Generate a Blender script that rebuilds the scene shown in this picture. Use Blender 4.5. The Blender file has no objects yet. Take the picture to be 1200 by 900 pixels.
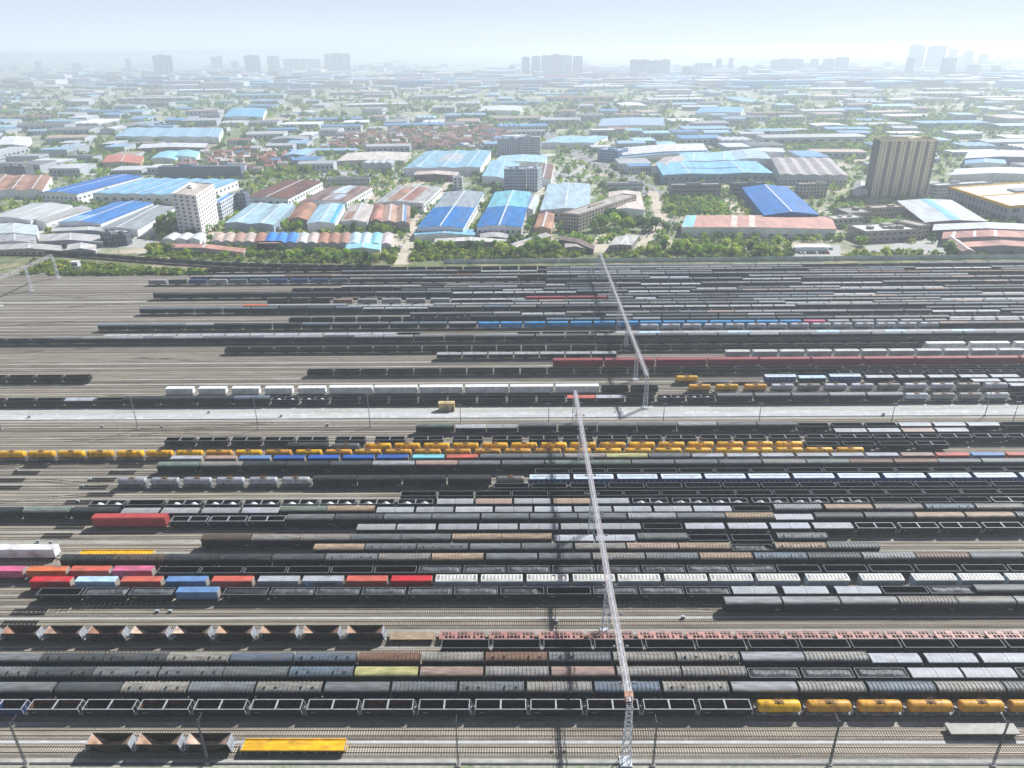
import bpy, math, random
import numpy as np
from mathutils import Vector, Matrix
random.seed(7); rng = np.random.default_rng(7)
C = bpy.context.scene.collection
SC = bpy.context.scene
# ------------------------------------------------------------------ camera
F = 863.0; H = 149.0
CAMM = Matrix.Rotation(math.radians(0.76), 3, 'Z') @ Matrix.Rotation(math.pi/2-math.radians(24.5), 3, 'X') @ Matrix.Rotation(math.radians(-0.63), 3, 'Z')
cam = bpy.data.cameras.new('camera'); co = bpy.data.objects.new('camera', cam); C.objects.link(co)
co.matrix_world = Matrix.Translation((0, 0, H)) @ CAMM.to_4x4()
cam.sensor_width = 36; cam.lens = 36*F/1200; cam.clip_start = 1; cam.clip_end = 60000
SC.camera = co
def P(px, py, z=0.0):
    d = CAMM @ Vector(((px-600)/F, -(py-450)/F, -1)); t = (z-H)/d.z
    return Vector((0, 0, H)) + t*d
CI = CAMM.transposed()
def proj(p):
    v = CI @ (Vector(p)-Vector((0, 0, H)))
    return 600+F*v.x/-v.z, 450-F*v.y/-v.z
def X_at(px, Y, z):                     # world X on the line (Y, z) seen at image column px
    lo, hi = -2500.0, 2500.0
    for _ in range(40):
        m = (lo+hi)/2
        if proj((m, Y, z))[0] < px: lo = m
        else: hi = m
    return lo
def lin(c): 
    c = c/255.0
    return c/12.92 if c <= 0.04045 else ((c+0.055)/1.055)**2.4
def rgb(r, g, b): return (lin(r), lin(g), lin(b), 1.0)
# ------------------------------------------------------------------ materials
def nmat(name):
    m = bpy.data.materials.new(name); m.use_nodes = True
    nt = m.node_tree; b = nt.nodes['Principled BSDF']
    return m, nt, b
def N(nt, t, **k):
    n = nt.nodes.new(t)
    for a, v in k.items(): setattr(n, a, v)
    return n
def noise_mul(nt, src, scale, lo, hi, vec=None, detail=4):
    tx = N(nt, 'ShaderNodeTexNoise'); tx.inputs['Scale'].default_value = scale; tx.inputs['Detail'].default_value = detail
    if vec is not None: nt.links.new(vec, tx.inputs['Vector'])
    mr = N(nt, 'ShaderNodeMapRange'); mr.inputs[1].default_value = 0.3; mr.inputs[2].default_value = 0.7
    mr.inputs[3].default_value = lo; mr.inputs[4].default_value = hi
    nt.links.new(tx.outputs['Fac'], mr.inputs[0])
    mx = N(nt, 'ShaderNodeVectorMath', operation='SCALE')
    nt.links.new(src, mx.inputs[0]); nt.links.new(mr.outputs[0], mx.inputs['Scale'])
    return mx.outputs[0]
def obj_vec(nt, scl=(1, 1, 1), rnd=True):
    tc = N(nt, 'ShaderNodeTexCoord'); mp = N(nt, 'ShaderNodeMapping'); mp.inputs['Scale'].default_value = scl
    nt.links.new(tc.outputs['Object'], mp.inputs['Vector'])
    if not rnd: return mp.outputs[0]
    oi = N(nt, 'ShaderNodeObjectInfo'); ad = N(nt, 'ShaderNodeVectorMath', operation='ADD')
    ml = N(nt, 'ShaderNodeMath', operation='MULTIPLY'); ml.inputs[1].default_value = 97.0
    nt.links.new(oi.outputs['Random'], ml.inputs[0]); nt.links.new(mp.outputs[0], ad.inputs[0]); nt.links.new(ml.outputs[0], ad.inputs[1])
    return ad.outputs[0]
def m_obj(name, rough=0.6, metal=0.0, scl=(1, 1, 1), scale=0.8, lo=0.75, hi=1.2, grime=None, fine=None):
    m, nt, b = nmat(name); b.inputs['Specular IOR Level'].default_value = 0.28
    oi = N(nt, 'ShaderNodeObjectInfo'); v = obj_vec(nt, scl)
    c = noise_mul(nt, oi.outputs['Color'], scale, lo, hi, v)
    if fine: c = noise_mul(nt, c, fine, 0.85, 1.13, v, 2)
    if grime:
        tx = N(nt, 'ShaderNodeTexNoise'); tx.inputs['Scale'].default_value = scale*0.6; tx.inputs['Detail'].default_value = 6
        nt.links.new(obj_vec(nt, scl), tx.inputs['Vector'])
        mr = N(nt, 'ShaderNodeMapRange'); mr.inputs[1].default_value = 0.52; mr.inputs[2].default_value = 0.72; mr.inputs[4].default_value = grime[3]
        nt.links.new(tx.outputs['Fac'], mr.inputs[0])
        mx = N(nt, 'ShaderNodeMixRGB'); mx.inputs[2].default_value = (*grime[:3], 1)
        nt.links.new(mr.outputs[0], mx.inputs[0]); nt.links.new(c, mx.inputs[1]); c = mx.outputs[0]
    nt.links.new(c, b.inputs['Base Color']); b.inputs['Roughness'].default_value = rough; b.inputs['Metallic'].default_value = metal
    return m
def m_flat(name, col, rough=0.7, metal=0.0, scale=1.0, lo=0.75, hi=1.2):
    m, nt, b = nmat(name); b.inputs['Specular IOR Level'].default_value = 0.3; r = N(nt, 'ShaderNodeRGB'); r.outputs[0].default_value = col
    c = noise_mul(nt, r.outputs[0], scale, lo, hi, obj_vec(nt))
    nt.links.new(c, b.inputs['Base Color']); b.inputs['Roughness'].default_value = rough; b.inputs['Metallic'].default_value = metal
    return m
def m_attr(name, rough=0.65):
    m, nt, b = nmat(name); a = N(nt, 'ShaderNodeVertexColor'); a.layer_name = 'col'
    tc = N(nt, 'ShaderNodeTexCoord')
    c = noise_mul(nt, a.outputs[0], 0.4, 0.75, 1.2, tc.outputs['Object'])
    nt.links.new(c, b.inputs['Base Color']); b.inputs['Roughness'].default_value = rough
    return m
M = {}
M['paint'] = m_obj('weathered_paint', 0.5, 0, (0.5, 1, 1), 0.9, 0.72, 1.22, (0.10, 0.075, 0.055, 0.45))
M['roof'] = m_obj('sheet_roof', 0.55, 0, (0.35, 2.0, 1), 0.8, 0.62, 1.3, (0.12, 0.085, 0.06, 0.6), 4)
M['cont'] = m_obj('container_paint', 0.5, 0, (0.5, 1, 1), 0.6, 0.8, 1.15, (0.15, 0.105, 0.085, 0.6))
M['black'] = m_flat('sooty_black_steel', (0.018, 0.021, 0.024, 1), 0.65)
M['hole'] = m_flat('dark_recess', (0.012, 0.012, 0.012, 1), 0.9)
M['rim'] = m_flat('lit_rim_grey_steel', rgb(132, 136, 142), 0.5)  # light caught by top rails is put into this grey; fittings share it
M['rimw'] = m_flat('pale_rim_steel', rgb(160, 164, 170), 0.5)
M['inner'] = m_obj('rusty_inside', 0.85, 0, (1, 1, 1), 0.5, 0.5, 1.5)
M['coal'] = m_flat('coal', (0.028, 0.03, 0.034, 1), 0.5, 0, 2.5, 0.4, 1.9)
M['coalg'] = m_flat('ashy_coal', (0.085, 0.09, 0.10, 1), 0.55, 0, 1.2, 0.45, 1.6)
M['tarp'] = m_obj('tarpaulin', 0.55, 0, (0.6, 1, 1), 0.7, 0.82, 1.1, (0.16, 0.15, 0.15, 0.4))
M['silver'] = m_obj('stained_tank_shell', 0.42, 0.25, (1.2, 0.6, 1), 1.0, 0.7, 1.15, (0.10, 0.075, 0.05, 0.6))
M['tank'] = m_obj('tank_paint', 0.45, 0, (1.2, 0.6, 0.4), 0.9, 0.72, 1.15, (0.10, 0.055, 0.03, 0.75))
M['steel'] = m_flat('galvanised_steel', rgb(150, 155, 162), 0.5, 0.3)
M['steelw'] = m_flat('pale_painted_steel', rgb(196, 200, 208), 0.5, 0.1)
M['dsteel'] = m_flat('dull_steel', rgb(88, 92, 98), 0.6, 0.3)
M['wheel'] = m_flat('wheel_steel', (0.05, 0.045, 0.04, 1), 0.5, 0.4)
M['attr'] = m_attr('mixed_paint')
M['white'] = m_flat('white_paint', rgb(214, 216, 220), 0.6)
M['conc'] = m_flat('concrete', rgb(168, 166, 160), 0.9, 0, 0.3)
M['lamp'] = m_flat('lamp_housing', rgb(120, 124, 130), 0.4, 0.3)
M['glass'] = m_flat('window_glass', (0.045, 0.06, 0.08, 1), 0.15)
M['wall'] = m_obj('plaster_wall', 0.85, 0, (0.3, 0.3, 0.1), 0.6, 0.85, 1.1, None)
M['broof'] = m_obj('factory_roof', 0.55, 0, (0.12, 0.02, 0.1), 2.0, 0.78, 1.18, (0.25, 0.2, 0.17, 0.3), 2.5)
M['oroof'] = m_obj('aged_factory_roof', 0.7, 0, (0.05, 0.012, 0.05), 2.2, 0.6, 1.4, (0.16, 0.085, 0.06, 0.8), 5)
def m_leaf(name, stuff=False):
    m, nt, b = nmat(name)
    if stuff:
        a = N(nt, 'ShaderNodeVertexColor'); a.layer_name = 'col'; src = a.outputs[0]
    else: src = N(nt, 'ShaderNodeObjectInfo').outputs['Color']
    tc = N(nt, 'ShaderNodeTexCoord')
    c = noise_mul(nt, src, 0.35, 0.8, 1.6, tc.outputs['Object']); c = noise_mul(nt, c, 2.5, 0.7, 1.3, tc.outputs['Object'])
    nt.links.new(c, b.inputs['Base Color']); b.inputs['Roughness'].default_value = 0.7
    b.inputs['Specular IOR Level'].default_value = 0.2
    tl = N(nt, 'ShaderNodeBsdfTranslucent'); nt.links.new(c, tl.inputs['Color']); mxs = N(nt, 'ShaderNodeMixShader'); mxs.inputs[0].default_value = 0.4
    nt.links.new(b.outputs[0], mxs.inputs[1]); nt.links.new(tl.outputs[0], mxs.inputs[2]); nt.links.new(mxs.outputs[0], nt.nodes['Material Output'].inputs['Surface'])
    return m
M['leaf'] = m_leaf('leaves'); M['leafs'] = m_leaf('leaves_mass', True)
M['bark'] = m_flat('bark', (0.06, 0.045, 0.035, 1), 0.9)
# ------------------------------------------------------------------ mesh builder
class MB:
    def __init__(s): s.v = []; s.f = []; s.m = []; s.c = []; s.mi = 0; s.col = None
    def add(s, vs, fs):
        o = len(s.v); s.v += [tuple(v) for v in vs]
        for f in fs: s.f.append(tuple(o+i for i in f)); s.m.append(s.mi); s.c.append(s.col)
    def box(s, x0, x1, y0, y1, z0, z1, bottom=True):
        v = [(x0, y0, z0), (x1, y0, z0), (x1, y1, z0), (x0, y1, z0), (x0, y0, z1), (x1, y0, z1), (x1, y1, z1), (x0, y1, z1)]
        f = [(4, 5, 6, 7), (0, 1, 5, 4), (1, 2, 6, 5), (2, 3, 7, 6), (3, 0, 4, 7)] + ([(3, 2, 1, 0)] if bottom else [])
        s.add(v, f)
    def bar(s, a, b, w):                # square bar between two points
        a = Vector(a); b = Vector(b); d = (b-a)
        if d.length < 1e-6: return
        d.normalize(); u = d.cross(Vector((0, 0, 1)) if abs(d.z) < 0.9 else Vector((1, 0, 0))).normalized(); w2 = w/2; t = d.cross(u)
        q = [u*w2+t*w2, u*w2-t*w2, -u*w2-t*w2, -u*w2+t*w2]
        s.add([a+k for k in q]+[b+k for k in q], [(0, 1, 5, 4), (1, 2, 6, 5), (2, 3, 7, 6), (3, 0, 4, 7), (4, 5, 6, 7), (3, 2, 1, 0)])
    def extr(s, prof, x0, x1, cap=True):  # profile (y,z) list extruded along x
        n = len(prof)
        s.add([(x0, y, z) for y, z in prof]+[(x1, y, z) for y, z in prof], [(i, (i+1) % n, n+(i+1) % n, n+i) for i in range(n)]+([tuple(range(n-1, -1, -1)), tuple(range(n, 2*n))] if cap else []))
    def loft(s, rings, cap=True):
        n = len(rings[0]); vs = [p for r in rings for p in r]; fs = []
        for k in range(len(rings)-1):
            fs += [(k*n+i, k*n+(i+1) % n, (k+1)*n+(i+1) % n, (k+1)*n+i) for i in range(n)]
        if cap: fs += [tuple(range(n-1, -1, -1)), tuple((len(rings)-1)*n+i for i in range(n))]
        s.add(vs, fs)
    def cyl(s, p, axis, r, h, n=10):
        e = {'x': (Vector((0, 1, 0)), Vector((0, 0, 1)), Vector((1, 0, 0))), 'y': (Vector((0, 0, 1)), Vector((1, 0, 0)), Vector((0, 1, 0))), 'z': (Vector((1, 0, 0)), Vector((0, 1, 0)), Vector((0, 0, 1)))}[axis]
        p = Vector(p)
        rs = [[p+e[2]*t+e[0]*r*math.cos(2*math.pi*i/n)+e[1]*r*math.sin(2*math.pi*i/n) for i in range(n)] for t in (0, h)]
        s.loft(rs)
    def mesh(s, name, mats, smooth=False):
        me = bpy.data.meshes.new(name); me.from_pydata(s.v, [], s.f)
        for m in mats: me.materials.append(M[m] if isinstance(m, str) else m)
        me.polygons.foreach_set('material_index', s.m)
        if smooth: me.polygons.foreach_set('use_smooth', [True]*len(s.f))
        if s.c and s.c[0] is not None:
            at = me.color_attributes.new('col', 'FLOAT_COLOR', 'CORNER')
            arr = np.concatenate([np.tile(np.array(c, dtype=np.float32), len(f)) for c, f in zip(s.c, s.f)])
            at.data.foreach_set('color', arr)
        me.update()
        return me
def tag(o, label=None, cat=None, group=None, kind=None):
    if label: o['label'] = label
    if cat: o['category'] = cat
    if group: o['group'] = group
    if kind: o['kind'] = kind
    return o
def mk(name, me, loc=(0, 0, 0), rz=0.0, parent=None, color=None):
    o = bpy.data.objects.new(name, me); C.objects.link(o); o.location = loc; o.rotation_euler = (0, 0, rz)
    if parent is not None: o.parent = parent
    if color is not None: o.color = color
    return o
# ------------------------------------------------------------------ colours
COL = {'G': ('grey', rgb(106, 111, 114)), 'g': ('dark grey', rgb(74, 79, 83)), 'b': ('blue-grey', rgb(98, 110, 123)), 'l': ('light grey', rgb(148, 151, 154)),
       't': ('tan-grey', rgb(133, 130, 125)), 'T': ('tan', rgb(158, 138, 117)), 'r': ('rust-brown', rgb(118, 92, 77)), 'p': ('pinkish tan', rgb(160, 138, 127)),
       'k': ('black', rgb(52, 57, 60)), 'y': ('yellow-green', rgb(172, 170, 118)), 'w': ('white', rgb(164, 168, 175)), 'R': ('red', rgb(192, 46, 56)),
       'O': ('orange-red', rgb(190, 96, 82)), 'B': ('blue', rgb(104, 140, 186)), 'S': ('pale blue', rgb(172, 202, 226)), 'M': ('magenta-pink', rgb(208, 106, 142)),
       'C': ('cyan', rgb(120, 196, 212)), 'Y': ('bright yellow', rgb(226, 172, 32)), 'o': ('ochre-yellow', rgb(206, 150, 52)), 's': ('silver', rgb(176, 180, 186)),
       'n': ('navy', rgb(60, 84, 130)), 'm': ('maroon', rgb(142, 52, 60)), 'q': ('dirty silver', rgb(132, 128, 122)), 'a': ('azure blue', rgb(62, 148, 204)),
       'e': ('brown-black', rgb(82, 72, 64)), 'd': ('brick-red', rgb(168, 70, 70)), 'u': ('dark blue', rgb(48, 92, 168)), 'i': ('dull green-grey', rgb(110, 122, 114)), 'f': ('orange', rgb(206, 116, 76))}
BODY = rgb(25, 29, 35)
# ------------------------------------------------------------------ wagon meshes
def under(b, L, full):
    b.box(-L/2, L/2, -1.25, 1.25, 0.95, 1.12)
    b.box(-full/2, -L/2, -0.15, 0.15, 0.78, 1.0); b.box(L/2, full/2, -0.15, 0.15, 0.78, 1.0)
    b.box(-1.6, 1.2, -1.1, 1.1, 0.55, 0.95)
def bogie():
    b = MB()
    for sy in (-1, 1):
        b.box(-1.3, 1.3, sy*1.0-0.09, sy*1.0+0.09, 0.35, 0.75)
        for sx in (-0.9, 0.9):
            b.cyl((sx, sy*0.76-0.06, 0.42), 'y', 0.42, 0.13, 12)
    b.box(-0.25, 0.25, -1.05, 1.05, 0.5, 0.9)
    for sx in (-0.9, 0.9): b.cyl((sx, -0.8, 0.42), 'y', 0.08, 1.6, 6)
    return b.mesh('bogie', ['wheel'])
BOGIE = bogie()
def box_body(L, z=3.5):
    b = MB(); under(b, L, L+0.8); b.box(-L/2, L/2, -1.5, 1.5, 1.12, z)
    n = 14
    for i in range(n+1):
        x = -L/2+0.08+i*(L-0.16)/n
        if abs(x) < 1.6: continue
        for sy in (-1, 1): b.box(x-0.06, x+0.06, sy*1.5 if sy > 0 else -1.56, 1.56 if sy > 0 else -1.5, 1.15, z-0.05)
    for sx in (-1, 1):
        for y in (-0.9, 0, 0.9): b.box(sx*(L/2) if sx > 0 else -L/2-0.07, L/2+0.07 if sx > 0 else -L/2, y-0.06, y+0.06, 1.2, z-0.1)
    b.mi = 1
    b.box(-0.9, 0.9, -1.575, -1.52, 1.2, 1.24); b.box(L/2-1.6, L/2-0.4, -1.575, -1.565, 1.5, 1.9)
    return b.mesh('box_body', ['paint', 'rim'])
def arch(w, z0, z1, n=10, off=0.0):
    return [(-w-off, z0)]+[(-(w+off)*math.cos(math.pi*i/n), z0+0.12+(z1-z0-0.12+off)*math.sin(math.pi*i/n)**0.8) for i in range(n+1)]+[(w+off, z0)]
def box_roof(L, style, ventmesh=True):
    b = MB(); p = arch(1.53, 3.5, 4.25)
    b.extr(p, -L/2-0.05, L/2+0.05)
    n = {'b': 15, 'v': 14, 's': 40}[style]
    wv = 0.12 if style != 's' else 0.05; of = 0.15 if style != 's' else 0.035
    q = arch(1.53, 3.5, 4.25, 10, of)
    for i in range(n+1):
        x = -L/2+0.05+i*(L-0.1)/n; b.extr(q, x-wv, x+wv)
    if style == 'v' and ventmesh:
        b.mi = 1
        for x in (-L*0.38, -L*0.2, L*0.2, L*0.38): b.cyl((x, -0.75, 4.0), 'z', 0.26, 0.34, 8)
    return b.mesh('box_roof_'+style, ['roof', 'hole'], style == 'x')
def vent():
    b = MB(); b.cyl((0, 0, 0), 'z', 0.22, 0.3, 10); b.cyl((0, 0, 0.3), 'z', 0.32, 0.08, 10)
    return b.mesh('vent', ['hole'])
VENT = vent()
def door():
    b = MB(); b.box(-1.45, 1.45, -1.62, -1.57, 1.25, 3.4)
    for x in (-1.1, -0.4, 0.4, 1.1): b.box(x-0.05, x+0.05, -1.66, -1.62, 1.3, 3.35)
    b.box(-2.9, 2.9, -1.68, -1.6, 3.4, 3.47); b.box(-2.9, 2.9, -1.68, -1.6, 1.16, 1.23)
    return b.mesh('door', ['paint'])
DOOR = door()
def open_body(L, ztop, two=False, ends=False):
    b = MB(); under(b, L, L+0.9)
    w = 1.5; t = 0.09
    b.box(-L/2, L/2, -w, -w+t, 1.12, ztop); b.box(-L/2, L/2, w-t, w, 1.12, ztop)
    b.box(-L/2, -L/2+t, -w+t, w-t, 1.12, ztop); b.box(L/2-t, L/2, -w+t, w-t, 1.12, ztop)
    n = 9
    for i in range(n+1):
        x = -L/2+0.1+i*(L-0.2)/n
        for sy in (-1, 1): b.box(x-0.07, x+0.07, w if sy > 0 else -w-0.07, w+0.07 if sy > 0 else -w, 1.15, ztop-0.12)
    if two: b.box(-0.12, 0.12, -w+t, w-t, 1.12, ztop)
    b.mi = 1; b.box(-L/2+t, L/2-t, -w+t, w-t, 1.13, 1.2)
    for sy in (-1, 1): b.box(-L/2+t+.01, L/2-t-.01, sy*(w-t-0.012)-0.008, sy*(w-t-0.012)+0.008, 1.2, ztop-0.02)
    for sx in (-1, 1): b.box(sx*(L/2-t-0.012)-0.008, sx*(L/2-t-0.012)+0.008, -w+t+.03, w-t-.03, 1.2, ztop-0.02)
    b.mi = 2
    b.box(-L/2+1, -L/2+2.2, -w-0.085, -w-0.075, 2.0, 2.25)
    return b.mesh('open_body', ['paint', 'inner', 'rim'])
def rim(L, z, mat, two=False, th=0.11, ends=False):
    b = MB(); w = 1.52
    b.box(-L/2-0.03, L/2+0.03, -w-0.05, -w-0.05+th, z, z+0.1); b.box(-L/2-0.03, L/2+0.03, w+0.05-th, w+0.05, z, z+0.1)
    b.box(-L/2-0.03, -L/2-0.03+th, -w-0.05+th, w+0.05-th, z, z+0.1); b.box(L/2+0.03-th, L/2+0.03, -w-0.05+th, w+0.05-th, z, z+0.1)
    if two: b.box(-0.2, 0.2, -w-0.05+th, w+0.05-th, z+.003, z+0.1)
    if ends:
        for sx in (-1, 1):
            x0 = sx*(L/2+0.1); x1 = sx*(L/2+0.55)
            for y in (-1.3, 0.0, 1.3): b.bar((x0, y, 1.1), (x0, y, z), 0.1)
            b.box(min(x0, x1), max(x0, x1), -1.4, 1.4, 1.12, 1.2)
            b.bar((x1, -1.4, 1.2), (x0, -1.4, z), 0.12); b.bar((x1, 1.4, 1.2), (x0, 1.4, z), 0.12)
    return b.mesh('top_rail', [mat])
def heap(L, z0, zr, seed, mat, part=1.0, two=False):
    r = random.Random(seed); nx, ny = 26, 7; b = MB(); vs = []
    pk = [(r.uniform(-L/2, L/2), r.uniform(0.3, 1)) for _ in range(4)]
    for i in range(nx+1):
        for j in range(ny+1):
            x = (-1+2*i/nx)*(L/2-0.12); y = (-1+2*j/ny)*1.38
            e = min(1, (1-abs(2*i/nx-1))*7)*min(1, (1-abs(2*j/ny-1))*2.2)
            if two: e = max(0, 1-abs(abs(x)-L/4)/2.0)*(1-abs(y)/2.2)
            hgt = zr*(0.45+0.55*max(a*math.exp(-((x-p)/2.2)**2) for p, a in pk)) if not two else zr
            if part < 1 and i/nx > part: e *= max(0, 1-(i/nx-part)*9); 
            edge = 0 if (i in (0, nx) or j in (0, ny)) else r.uniform(-0.06, 0.06)
            vs.append((x, y, z0-(0.5 if part < 1 and i/nx > part+0.1 else 0)+hgt*e+edge))
    b.add(vs, [(i*(ny+1)+j, (i+1)*(ny+1)+j, (i+1)*(ny+1)+j+1, i*(ny+1)+j+1) for i in range(nx) for j in range(ny)])
    return b.mesh('load', [mat])
def tarp(L, z, half):
    b = MB(); a, c = (-L/2-0.05, -0.06) if half < 0 else (0.06, L/2+0.05); n = 6
    p = [(-1.6, z-0.25)]+[(-1.6+3.2*i/n, z+0.05+0.22*math.sin(math.pi*i/n)) for i in range(n+1)]+[(1.6, z-0.25)]
    b.extr(p, a, c)
    for k in range(1, 5):
        x = a+(c-a)*k/5; b.extr([(y*1.006, zz+0.035) for y, zz in p], x-0.04, x+0.04)
    return b.mesh('tarpaulin', ['tarp'])
def hopper():
    b = MB(); L = 10.6; zt = 3.5
    under(b, L, L+0.9)
    w = 1.45; a = 4.75; c = 1.7; z0 = 1.25
    for sy in (-1, 1):
        y0, y1 = sorted((sy*w, sy*(w+0.08)))
        pr = [(-a, zt), (-c, z0), (c, z0), (a, zt)]
        n = 4; b.add([(x, y0, z) for x, z in pr]+[(x, y1, z) for x, z in pr], [(3, 2, 1, 0), (4, 5, 6, 7)]+[(i, (i+1) % 4, 4+(i+1) % 4, 4+i) for i in range(4)])
        for k in range(7):
            x = -3.9+k*1.3; zz = max(z0, zt-(a-abs(x))*(zt-z0)/(a-c)); b.box(x-0.07, x+0.07, y0-0.06 if sy < 0 else y1, y0 if sy < 0 else y1+0.06, zz, zt-0.02)
        b.box(-L/2, L/2, sy*1.35-0.1, sy*1.35+0.1, 1.0, 1.25)
    b.box(-a, a, -w-0.2, -w-0.09, zt-0.16, zt+0.03); b.box(-a, a, w+0.09, w+0.2, zt-0.16, zt+0.03)
    b.mi = 1
    b.add([(-a, -w, zt), (-a, w, zt), (-c, w, z0), (-c, -w, z0)], [(0, 1, 2, 3)]); b.add([(a, -w, zt), (c, -w, z0), (c, w, z0), (a, w, zt)], [(0, 1, 2, 3)])
    b.add([(-c, -w, z0), (-c, w, z0), (c, w, z0), (c, -w, z0)], [(0, 3, 2, 1)])
    body = b.mesh('hopper_body', ['paint', 'inner'])
    e = MB()
    for y in (-1.35, -0.45, 0.45, 1.35): e.bar((0.55, y, 1.15), (-0.05, y, zt), 0.12)
    e.box(-0.12, 0.06, -1.5, 1.5, zt-0.15, zt+0.04); e.box(-0.1, 0.75, -1.4, 1.4, 1.13, 1.2); e.cyl((0.45, -0.5, 1.9), 'x', 0.3, 0.08, 10)
    e.bar((0.6, -1.3, 1.2), (0.6, -1.3, 2.4), 0.07); e.bar((0.6, 1.3, 1.2), (0.6, 1.3, 2.4), 0.07); e.bar((0.6, -1.3, 2.4), (0.6, 1.3, 2.4), 0.07)
    e.add([(0.0, -1.3, zt-0.2), (0.0, 1.3, zt-0.2), (0.5, 1.3, 1.3), (0.5, -1.3, 1.3)], [(0, 3, 2, 1)])
    return body, e.mesh('end_platform', ['rimw'])
def tank(L, mat):
    b = MB(); r = 1.42; zc = 2.62; n = 22
    xs = [(-L/2, 0.35), (-L/2+0.12, 0.75), (-L/2+0.35, 0.94), (-L/2+0.7, 1.0), (L/2-0.7, 1.0), (L/2-0.35, 0.94), (L/2-0.12, 0.75), (L/2, 0.35)]
    b.loft([[(x, -r*k*math.sin(2*math.pi*i/n), zc+r*k*math.cos(2*math.pi*i/n)) for i in range(n)] for x, k in xs])
    sh = b.mesh('tank_shell', [mat], True)
    w = MB(); w.box(-1.1, 1.1, -0.5, 0.5, 4.02, 4.07)
    for sx in (-1.1, 1.1):
        for y in (-0.5, 0.5): w.bar((sx, y, 4.05), (sx, y, 4.6), 0.05)
    for y in (-0.5, 0.5): w.bar((-1.1, y, 4.6), (1.1, y, 4.6), 0.05)
    w.cyl((0, 0, 3.95), 'z', 0.42, 0.4, 12); w.bar((1.2, -1.55, 1.2), (1.2, -0.75, 4.05), 0.08); w.bar((0.75, -1.55, 1.2), (0.75, -0.75, 4.05), 0.08)
    walk = w.mesh('walkway', ['tankp'])
    f = MB(); under(f, L+0.6, L+1.5)
    for sx in (-1, 1):
        f.box(sx*(L/2-1.6)-0.35, sx*(L/2-1.6)+0.35, -1.2, 1.2, 1.1, 1.75)
        f.box(sx*(L/2+.15)-0.15, sx*(L/2+.15)+0.15, -1.35, 1.35, 1.0, 1.25); f.bar((sx*(L/2+0.25), -1.3, 1.2), (sx*(L/2+0.25), -1.3, 2.1), 0.07); f.bar((sx*(L/2+0.25), 1.3, 1.2), (sx*(L/2+0.25), 1.3, 2.1), 0.07); f.bar((sx*(L/2+0.25), -1.3, 2.1), (sx*(L/2+0.25), 1.3, 2.1), 0.07)
    return sh, walk, f.mesh('underframe', ['rim'])
M['tankp'] = m_flat('rusted_walkway', rgb(128, 96, 62), 0.7)
def grain(L, blue=False):
    b = MB(); under(b, L, L+0.9); zt = 3.75
    for s in (-1, 1):
        x0, x1 = sorted((s*0.04, s*L/2))
        b.extr([(-1.25, 1.12), (-1.55, 1.7), (-1.55, zt), (1.55, zt), (1.55, 1.7), (1.25, 1.12)], x0, x1)
    for k in range(9):
        x = -L/2+0.1+k*(L-0.2)/8
        b.box(x-0.05, x+0.05, -1.62, -1.55, 1.7, zt-0.05)
    if blue:
        b.mi = 1
        for k in range(7):
            x = -L/2+1.2+k*(L-2.4)/6; b.cyl((x, -1.64, 2.7), 'y', 0.33, 0.03, 12)
    body = b.mesh('grain_body', ['cont', 'rimw'])
    r = MB(); r.extr([(-1.6, zt), (-1.6, zt+0.1), (-1.0, zt+0.35), (1.0, zt+0.35), (1.6, zt+0.1), (1.6, zt)], -L/2-0.05, L/2+0.05)
    roof = r.mesh('grain_roof', ['tarp'])
    h = MB()
    if not blue:
        n = 9
        for k in range(n):
            x = -L/2+1.9+k*(L-3.8)/(n-1); h.box(x-0.16, x+0.16, -0.9, 0.9, zt+0.352, zt+0.43)
        for s in (-1, 1):
            h.box(s*(L/2-0.75)-0.4, s*(L/2-0.75)+0.4, -0.9, 0.9, zt+0.352, zt+0.4)
    else:
        h.box(-L/2+0.8, L/2-0.8, -0.35, 0.35, zt+0.352, zt+0.46)
    return body, roof, h.mesh('hatch', ['rim' if not blue else 'rimw'])
def flat(L, h=1.25):
    b = MB(); under(b, L, L+0.9); b.box(-L/2, L/2, -1.48, 1.48, 1.12, h)
    for k in range(8): 
        x = -L/2+0.6+k*(L-1.2)/7; b.box(x-0.06, x+0.06, -1.54, -1.48, 0.8, h-0.02)
    return b.mesh('flat_body', ['paint'])
def yflat(L):
    b = MB(); under(b, L, L+0.9); b.box(-L/2, L/2, -1.45, 1.45, 1.12, 1.5)
    for sy in (-1, 1): b.box(-L/2+.3, L/2-.3, sy*1.5-0.1, sy*1.5+0.1, 1.4, 1.75)
    b.mi = 2
    for sy in (-1, 1): b.box(-L/2+.3, L/2-.3, sy*1.5-0.09, sy*1.5+0.09, 0.6, 1.39)
    b.mi = 1
    for k in range(9): 
        x = -L/2+1.5+k*(L-3)/8; b.box(x-0.15, x+0.15, -1.63, -1.6, 0.85, 1.15)
    for sx in (-1, 1): b.box(sx*(L/2-0.15)-0.15, sx*(L/2-.15)+0.15, -1.35, 1.35, 1.5, 1.6)
    return b.mesh('long_flat_body', ['paint', 'rimw', 'black'])
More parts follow.
